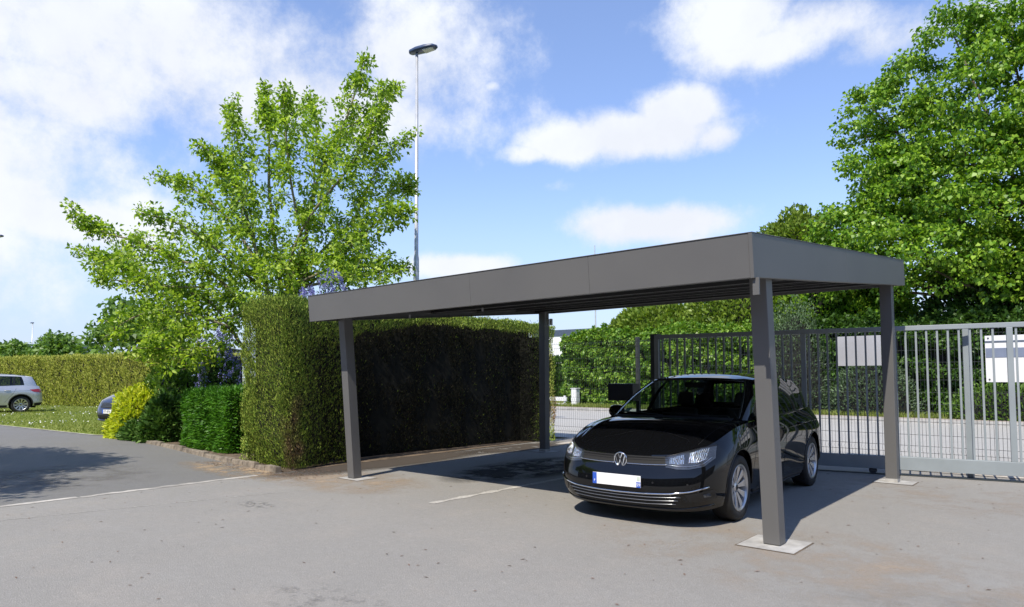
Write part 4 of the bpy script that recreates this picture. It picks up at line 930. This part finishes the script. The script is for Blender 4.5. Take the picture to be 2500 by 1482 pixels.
    Rb = spl(tgg, Gr, np.linspace(tgg[0]+tgg[Lg-9]-tgg[0] if False else tgg[Lg-9], tgg[0], 30//dn)); Rb2 = spl(tgg, Gr, np.linspace(tgg[-1], tgg[Lg+9], 60//dn-30//dn)); Rbk = np.concatenate([Rb, Rb2])
    RLf = spl(tgg, Gr, np.linspace(tgg[Lg-kk], tgg[Lg-9], 60//dn)); RRt = spl(tgg, Gr, np.linspace(tgg[Lg+kk], tgg[Lg+9], 60//dn)); Rbk[0] = RLf[-1]; Rbk[-1] = RRt[-1]
    RG = coons(Rf, Rbk, RLf, RRt, T.get('crown', .052)); body_parts.append((RG.reshape(-1, 3), gridfaces(RG.shape[0], RG.shape[1])))
    Vs, Fs, o_ = [], [], 0
    for V_, F_ in body_parts: Vs.append(V_); Fs.append(F_+o_); o_ += len(V_)
    Vs = np.concatenate(Vs); Fs = np.concatenate(Fs); body = obj('body', Vs, Fs, paint, g, True)
    bon = obj('bonnet', Hv, Hf, paint, g, True)
    sk = Skin([(V, Fa), (Hv, Hf)] + body_parts[1:])
    # dark insides: floor, wheel wells, arch lips
    L = T['C'][-1][1]; sc_ = xf(np.array([[0, 1., 0], [0, 2., 0.]])); ky = sc_[1, 1]-sc_[0, 1]; zf = xf(np.array([[.8, 1, .9]]))[0]; kx = zf[0]/.8; kz = zf[2]/.9
    und = MB(); und.box((-.60, .30, .20), (.60, L*ky-.25, .26)); und.box((-.72*kx, wy[0]+.48, .21), (.72*kx, wy[1]-.48, .30)); und.box((-.80*kx, 1.15, .86*kz), (.80*kx, 1.16, .92*kz)); und.build('underbody', M['rubber'], g)
    for y in wy:
        for sx in (-1, 1):
            b = MB(); n = 24; V_ = []
            for i in range(n+1):
                a = math.pi*(-.08+1.16*i/n); 
                for xx in (.50*kx, (T['track']-.02)*kx-.03): V_.append((sx*xx, y+(Ra+.012)*math.cos(a), Rw+.012+(Ra+.012)*math.sin(a)))
            b.add(V_, [(2*i, 2*i+1, 2*i+3, 2*i+2) for i in range(n)]); b.add([(sx*.50*kx, y+(Ra+.02)*math.cos(math.pi*(-.08+1.16*i/n)), Rw+(Ra+.02)*math.sin(math.pi*(-.08+1.16*i/n))) for i in range(n+1)], [tuple(range(n+1))]); b.build('wheel_well', M['rubber'], g)
            Q = [sk.side(y+Ra*math.cos(a), Rw+.012+Ra*math.sin(a), .000, sx) for a in np.linspace(-.05, math.pi+.05, 40)]
            MB().tube(Q, .007 if not black_lower else .022, 6).build('arch_lip', paint if not black_lower else M['rubber'], g, True)
            wheel(g, sx*(T['track']-.112)*kx, y, Rw, sx, spokes, hero)
    # cabin
    zb = .95*kz
    def seat(x, y):
        b = MB(); b.prism([(x-.25, y-.25, .35), (x+.25, y-.25, .35), (x+.25, y+.25, .32), (x-.25, y+.25, .32)], [(x-.25, y-.28, .52), (x+.25, y-.28, .52), (x+.25, y+.25, .48), (x-.25, y+.25, .48)])
        b.prism([(x-.25, y+.18, .45), (x+.25, y+.18, .45), (x+.25, y+.32, .45), (x-.25, y+.32, .45)], [(x-.17, y+.42, 1.02), (x+.17, y+.42, 1.02), (x+.17, y+.52, 1.02), (x-.17, y+.52, 1.02)])
        o = b.build('seat', M['cloth'], g, bevel=.04); MB().prism([(x-.11, y+.44, 1.05), (x+.11, y+.44, 1.05), (x+.11, y+.54, 1.05), (x-.11, y+.54, 1.05)], [(x-.09, y+.47, 1.22), (x+.09, y+.47, 1.22), (x+.09, y+.54, 1.22), (x-.09, y+.54, 1.22)]).build('headrest', M['cloth'], o, bevel=.03)
    if hero:
        seat(.37, 1.95); seat(-.37, 1.95)
        b = MB(); b.box((-.6, 2.8, .35), (.6, 3.25, .52)); b.prism([(-.62, 3.2, .5), (.62, 3.2, .5), (.62, 3.35, .5), (-.62, 3.35, .5)], [(-.6, 3.38, .98), (.6, 3.38, .98), (.6, 3.46, .98), (-.6, 3.46, .98)]); b.build('rear_seat', M['cloth'], g, bevel=.03)
        b = MB(); b.prism([(-.74, 1.22, .70), (.74, 1.22, .70), (.70, 1.62, .72), (-.70, 1.62, .72)], [(-.72, 1.20, .935), (.72, 1.20, .935), (.70, 1.58, .93), (-.70, 1.58, .93)]); b.prism([(.16, 1.45, .90), (.58, 1.45, .90), (.56, 1.60, .90), (.18, 1.60, .90)], [(.2, 1.47, .985), (.54, 1.47, .985), (.52, 1.58, .985), (.22, 1.58, .985)]); b.build('dashboard', M['rubber'], g, bevel=.015)
        MB().tube([(.37+.18*math.cos(a), 1.74+.05*math.sin(a), .88+.17*math.sin(a)) for a in np.linspace(0, 2*math.pi, 28)], .014, 6).build('steering_wheel', M['rubber'], g, True)
        MB().box((-.12, 1.86, 1.285), (.12, 1.90, 1.345)).build('rear_view_mirror', M['rubber'], g, bevel=.012)
        MB().box((-.60, 3.42, .90), (.60, 3.95, .93)).build('parcel_shelf', M['rubber'], g)
    else: MB().box((-.7, 1.4, .4), (.7, L*ky-.6, .92*kz)).build('cabin', M['cloth'], g)
    # black edging round the glass, cowl, wipers
    cw = MB(); a = spl(tg, g0, np.linspace(tg[Lg-2]-.1, tg[Lg+2]+.1, 40)); Vc = []
    for q in a: Vc += [tuple(q+[0, -.055, -.006]), tuple(q+[0, .012, .012])]
    cw.add(Vc, [(2*i, 2*i+2, 2*i+3, 2*i+1) for i in range(39)]); cw.build('cowl', M['rubber'], g)
    for uu in ('w',):
        e = GG[:, :, :]; iu0 = np.argmin(np.abs(st+2.72)); iu1 = np.argmin(np.abs(st-2.72)); jv0 = np.argmin(np.abs(Vg-.06)); jv1 = np.argmin(np.abs(Vg-1.90))
        for nm, P_, r_ in (('screen_seal', list(e[jv0:jv1+1, iu0]), .009), ('screen_seal', list(e[jv0:jv1+1, iu1]), .009), ('header_band', list(e[jv1, iu0:iu1+1][::4]), .010)): MB().tube(P_, r_, 6).build(nm, M['trim'], g, True)
    if hero:
        for x0, x1 in ((-.02, -.58), (.50, -.06)):
            MB().tube([(x0, 1.035, 1.0), ((x0+x1)/2, 1.07, 1.018), (x1, 1.12, 1.02)], .007, 6).build('wiper', M['rubber'], g, True)
    # mirrors
    for sx in (-1, 1):
        y0 = 1.60 if hero else xf(np.array([[0, 1.5, 0.]]))[0, 1]; V_ = []; n = 14; prof = [(-.085, .03, .02), (-.07, .075, .055), (-.02, .10, .075), (.03, .105, .078), (.055, .095, .07)]
        for (yy, w, h) in prof:
            for k_ in range(n): a = 2*math.pi*k_/n; V_.append((sx*(.905*kx+w*.9*math.copysign(abs(math.cos(a))**.7, math.cos(a))), y0+yy+.02*sx*0, (.985)*kz+.01+h*math.copysign(abs(math.sin(a))**.7, math.sin(a))))
        F_ = [(i*n+k_, i*n+(k_+1) % n, (i+1)*n+(k_+1) % n, (i+1)*n+k_) for i in range(len(prof)-1) for k_ in range(n)]+[tuple(range(n))]
        o = obj('door_mirror', V_, F_, paint, g, True); MB().prism([(sx*.80*kx, y0-.03, .94*kz), (sx*.80*kx, y0+.04, .94*kz), (sx*.80*kx, y0+.04, .97*kz), (sx*.80*kx, y0-.03, .97*kz)], [(sx*.88*kx, y0-.02, .95*kz), (sx*.88*kx, y0+.04, .95*kz), (sx*.88*kx, y0+.04, .975*kz), (sx*.88*kx, y0-.02, .975*kz)]).build('mirror_arm', M['trim'], o)
        b = MB(); V2 = [(sx*(.905*kx+.08*math.cos(a)), y0+.056, .985*kz+.01+.062*math.sin(a)) for a in np.linspace(0, 2*math.pi, 17)[:-1]]; b.add(V2, [tuple(range(16))]).build('mirror_glass', M['chrome'], o)
    return g, sk, dict(kx=kx, kz=kz, wy=wy, L=L*ky, xf=xf, Ra=Ra, Rw=Rw)

def shut(sk, parent, pts, sx, name='door_gap', fn=None): strip(fn or (lambda a, b, o: sk.side(a, b, o, sx)), pts, .0032, name, M['rubber'], parent, off=-.0008, n=36, sides=4)
# ---- the black hatchback under the carport
hat, sk, inf = make_car('black five-door hatchback parked nose out under the carport', 'car', (-1.42, -.19, 0), .048, M['black_paint'])
Fn = sk.front
# bonnet and door gaps
MB().tube([sk.top(x, y, -.001) for x, y in zip(np.linspace(.665, .755, 20), np.linspace(.36, 1.18, 20))], .0022, 4).build('bonnet_gap', M['rubber'], hat)
MB().tube([sk.top(-x, y, -.001) for x, y in zip(np.linspace(.665, .755, 20), np.linspace(.36, 1.18, 20))], .0022, 4).build('bonnet_gap', M['rubber'], hat)
for sx in (1, -1):
    shut(sk, hat, [(1.27, .30), (1.30, .60), (1.34, .80), (1.40, .93)], sx); shut(sk, hat, [(2.36, .25), (2.36, .93)], sx); shut(sk, hat, [(3.13, .45), (3.30, .75), (3.36, .96)], sx); shut(sk, hat, [(1.28, .255), (3.10, .255)], sx)
    strip(lambda a, b, o: sk.side(a, b, o, sx), [(1.35, .775), (2.2, .80), (3.3, .835), (3.9, .84)], .004, 'swage_line', M['black_paint'], hat, off=.0015)
    for y in (2.10, 3.02):
        h = MB().tube([sk.side(y+d, .835, o_, sx) for d, o_ in ((-.10, .008), (-.08, .034), (0, .040), (.08, .034), (.10, .008))], .012, 8).build('door_handle', M['black_paint'], hat, True)
    strip(lambda a, b, o: sk.side(a, b, o, sx), [(1.30, .235), (3.08, .235)], .02, 'sill', M['rubber'], hat, off=-.004)
    strip(lambda a, b, o: sk.side(a, b, o, sx), [(1.60, .962), (2.4, .965), (3.2, .985)], .006, 'window_trim', M['trim'], hat, off=.002)
# grille
gt_ = [(-.445, .668), (-.25, .662), (0, .660), (.25, .662), (.445, .668)]; gb = [(-.465, .592), (-.25, .584), (0, .582), (.25, .584), (.50, .592)]
grl = patch(Fn, gt_, gb, 40, 5, 'grille', M['rubber'], hat, .002)
strip(Fn, [(-.465, .592), (-.25, .584), (-.07, .583)], .006, 'chrome_bar', M['chrome'], grl, .006); strip(Fn, [(.07, .583), (.25, .584), (.465, .592)], .006, 'chrome_bar', M['chrome'], grl, .006)
strip(Fn, [(-.48, .632), (0, .624), (.48, .632)], .0025, 'slat', M['alloy_dark'], grl, .004); strip(Fn, [(-.47, .653), (0, .646), (.47, .653)], .003, 'slat', M['trim'], grl, .006)
# headlamps
for sx in (-1, 1):
    fn = lambda x, z, o, s=sx: sk.front(s*(x-.035), z-.036, o)
    top = [(.475, .700), (.56, .722), (.66, .752), (.76, .785), (.832, .800)]; bot = [(.495, .605), (.60, .590), (.70, .592), (.80, .620), (.858, .690)]
    hl = patch(fn, top, bot, 36, 12, 'headlight', M['lamp_base'], hat, .004)
    patch(fn, [(.515, .685), (.57, .704), (.635, .725)], [(.525, .640), (.58, .636), (.645, .640)], 12, 6, 'reflector', M['reflector'], hl, .007)
    patch(fn, [(.675, .738), (.735, .760), (.795, .778)], [(.680, .648), (.74, .652), (.805, .680)], 14, 6, 'reflector', M['reflector'], hl, .007)
    strip(fn, [(.50, .628), (.60, .618), (.70, .620), (.79, .642), (.835, .70)], .0035, 'light_strip', M['chrome'], hl, .007, 24)
    patch(fn, [(.505, .618), (.60, .609), (.70, .611), (.79, .633)], [(.51, .603), (.60, .592), (.70, .594), (.78, .612)], 20, 3, 'lower_reflector', M['lamp_base'], hl, .007)
    strip(fn, top, .004, 'lamp_edge', M['trim'], hl, .006, 26)
# emblem: ring with two letters, one over the other
ec = Fn(0, .615, .010); em = MB(); n = 40
em.tube([(ec.x+.066*math.cos(a), ec.y-.006, ec.z+.066*math.sin(a)) for a in np.linspace(0, 2*math.pi, n)], .007, 8, cap=False); o = em.build('emblem', M['chrome'], hat, True)
MB().lathe([(0, ec.y-.002), (.066, ec.y-.002), (.068, ec.y+.012)], 32, 'y').build('emblem_disc', M['hub_badge'], o).location = (0, 0, ec.z)
def stroke(P, w=.0065):
    b = MB()
    for (a, c) in zip(P[:-1], P[1:]): b.tube([(ec.x+a[0]*.066, ec.y-.009, ec.z+a[1]*.066), (ec.x+c[0]*.066, ec.y-.009, ec.z+c[1]*.066)], w, 6)
    b.build('emblem_letter', M['chrome'], o)
stroke([(-.34, .92), (0, .14), (.34, .92)]); stroke([(-.78, .60), (-.34, -.86), (0, -.02), (.34, -.86), (.78, .60)])
# number plate
pc = Fn(0, .432, .014); yp_ = pc.y-.012
pl = MB().box((-.26, yp_-.006, .377), (.26, yp_, .487)).build('number_plate', M['plate'], hat, bevel=.002)
MB().box((-.259, yp_-.0085, .378), (-.215, yp_-.0065, .486)).build('plate_band', M['plate_blue'], pl); MB().box((.215, yp_-.0085, .378), (.259, yp_-.0065, .429)).build('plate_band', M['plate_blue'], pl)
plate_text('F', .032, pl, (-.237, yp_-.009, .409), 0, M['plate']); plate_text('59', .042, pl, (.237, yp_-.009, .403), 0, M['plate'])
MB().box((.222, yp_-.008, .440), (.252, yp_-.0066, .479)).build('region_badge', simple('badge_pale', (.55, .62, .55), .5), pl)
# lower intake with slats, chrome sweep, fog lamps
lt = [(-.60, .325), (-.3, .309), (0, .305), (.3, .309), (.60, .325)]; lb_ = [(-.50, .205), (-.3, .195), (0, .192), (.3, .195), (.50, .205)]
lo = patch(Fn, lt, lb_, 40, 8, 'lower_grille', M['rubber'], hat, .002)
for z, w in ((.290, .60), (.258, .575), (.224, .55)): strip(Fn, [(-w, z+.018), (-w*.5, z+.004), (0, z), (w*.5, z+.004), (w, z+.018)], .0038, 'slat', M['satin'], lo, .005)
strip(Fn, [(-.80, .40), (-.68, .362), (-.5, .336), (-.25, .324), (0, .320), (.25, .324), (.5, .336), (.68, .362), (.80, .40)], .0085, 'chrome_bar', M['chrome'], hat, .006, 60)
strip(Fn, [(-.80, .225), (-.6, .190), (0, .178), (.6, .190), (.80, .225)], .010, 'lip_spoiler', M['black_paint'], hat, .001, 50)
for sx in (-1, 1):
    fn = lambda x, z, o, s=sx: sk.front(s*x, z, o)
    f = patch(fn, [(.635, .335), (.74, .352), (.825, .375)], [(.665, .262), (.74, .262), (.832, .295)], 16, 5, 'fog_light', M['trim'], hat, .003)
    patch(fn, [(.76, .335), (.800, .345)], [(.765, .305), (.805, .31)], 8, 4, 'lens', M['lamp_base'], f, .006)
for x, z in ((-.36, .43), (.36, .43), (.66, .425), (-.66, .425)):
    c = Fn(x, z, .002); MB().tube([c, c+Vector((0, -.004, 0))], .009, 12).build('parking_sensor', M['alloy_dark'], hat)
st_ = sk  # stickers low on the passenger side of the windscreen
b = MB(); b.add([(-.60, 1.205, 1.012), (-.52, 1.195, 1.014), (-.50, 1.275, 1.058), (-.58, 1.285, 1.056)], [(0, 1, 2, 3)]).build('windscreen_sticker', simple('sticker', (.25, .38, .33), .5), hat)
for sx in (-1, 1):
    patch(lambda x, z, o, s=sx: sk.rear(s*x, z, o), [(.45, .87), (.72, .88)], [(.45, .76), (.75, .77)], 12, 4, 'tail_light', M['red_lens'], hat, .004)

# ---- silver car on the lawn: only its tail is in view
def xsuv(V): V = np.array(V, float).copy(); V[:, 2] = V[:, 2]*1.10+.02; V[:, 0] *= 1.02; V[:, 1] *= 1.045; return V
T2 = dict(BASE); T2['R'] = .345; T2['arch'] = .41; T2['E'] = [tuple(q) for q in BASE['E']]
ps = at_z(50, 1008, 0)
hd = R(105)
suv, sk2, i2 = make_car('silver estate-like car parked on the lawn in front of the low hedge, tail in view', 'car', (0, 0, 0), 0, M['silver_paint'], T2, xsuv, black_lower=True, hero=False, spokes=10, name='silver_car')
def side2(y, z, o): return sk2.side(y, z, o, SX2)
SX2 = -1
for sx in (1, -1):
    fs = lambda a, b, o, s=sx: sk2.side(a, b, o, s)
    patch(fs, [(3.95, .96), (4.33, .99)], [(4.08, .87), (4.34, .83)], 12, 4, 'tail_light', M['red_lens'], suv, .008)
    patch(fs, [(1.3, .33), (3.2, .33)], [(1.3, .24), (3.2, .24)], 20, 2, 'sill', M['rubber'], suv, .006)
    patch(fs, [(4.12, .40), (4.40, .42)], [(4.12, .26), (4.38, .32)], 10, 2, 'bumper_trim', M['rubber'], suv, .006)
    strip(fs, [(1.3, .84), (3.0, .90), (4.0, .93)], .006, 'swage_line', M['silver_paint'], suv, .003); strip(fs, [(3.12, .45), (3.42, .85), (3.5, 1.03)], .004, 'door_gap', M['rubber'], suv, -.001, sides=4)
    strip(fs, [(2.46, .30), (2.46, 1.02)], .004, 'door_gap', M['rubber'], suv, -.001, sides=4)
    for y in (2.2, 3.2): MB().tube([sk2.side(y+d, .93, o_, sx) for d, o_ in ((-.10, .008), (-.08, .03), (.08, .03), (.10, .008))], .013, 6).build('door_handle', M['silver_paint'], suv, True)
    MB().tube([(sx*.60, 2.1, 1.555), (sx*.615, 2.4, 1.60), (sx*.61, 3.4, 1.585), (sx*.59, 3.8, 1.53)], .012, 6).build('roof_rail', M['satin'], suv, True)
# place by its visible rear wheel: nose towards the left of the picture, flank towards the viewer
def put(g, wheel_local, world_xy, rz):
    c, s = math.cos(rz), math.sin(rz); x, y = wheel_local; g.rotation_euler = (0, 0, rz); g.location = (world_xy[0]-(c*x-s*y), world_xy[1]-(s*x+c*y), 0)
left = -(AX[:2]/np.linalg.norm(AX[:2]))      # towards picture left, along the ground
rz = math.atan2(left[1], left[0])+math.pi/2+R(40)   # local -y is the nose
put(suv, (.9, i2['wy'][1]), ps[:2], rz)
# ---- dark blue car behind the golden shrub: nose in view
def xb(V): V = np.array(V, float).copy(); V[:, 2] = V[:, 2]*1.06; return V
bl, sk3, i3 = make_car('dark blue car on the lawn, only its nose showing past the golden shrub', 'car', (0, 0, 0), 0, M['blue_paint'], BASE, xb, hero=False, name='blue_car')
F3 = sk3.front
gl3 = patch(F3, [(-.45, .72), (0, .72), (.45, .72)], [(-.47, .57), (0, .55), (.47, .57)], 30, 4, 'grille', M['rubber'], bl, .003)
for z in (.60, .635, .67, .705): strip(F3, [(-.46, z+.008), (0, z), (.46, z+.008)], .007, 'slat', M['satin'], gl3, .008)
patch(F3, [(-.6, .36), (0, .34), (.6, .36)], [(-.55, .24), (0, .22), (.55, .24)], 20, 3, 'lower_grille', M['rubber'], bl, .003)
strip(F3, [(-.8, .23), (0, .20), (.8, .23)], .03, 'lip_spoiler', M['blue_paint'], bl, .02)
for sx in (-1, 1): patch(lambda x, z, o, s=sx: sk3.front(s*x, z, o), [(.52, .76), (.80, .84)], [(.52, .66), (.84, .70)], 12, 5, 'headlight', M['lamp_base'], bl, .004)
y3 = F3(0, .47, .02).y-.01; pl3 = MB().box((-.26, y3-.006, .405), (.26, y3, .515)).build('number_plate', M['plate'], bl); MB().box((-.259, y3-.0085, .406), (-.215, y3-.0065, .514)).build('plate_band', M['plate_blue'], pl3)
plate_text('ET-876-ZT', .088, pl3, (.005, y3-.008, .460), 0, M['plate_ink'])
n3 = dep(262, 1040, 19.6); vx = CAM[:2]-n3[:2]; az = math.atan2(vx[1], vx[0])+math.pi/2-R(52)
put(bl, (-.1, 0.02), n3[:2], az)
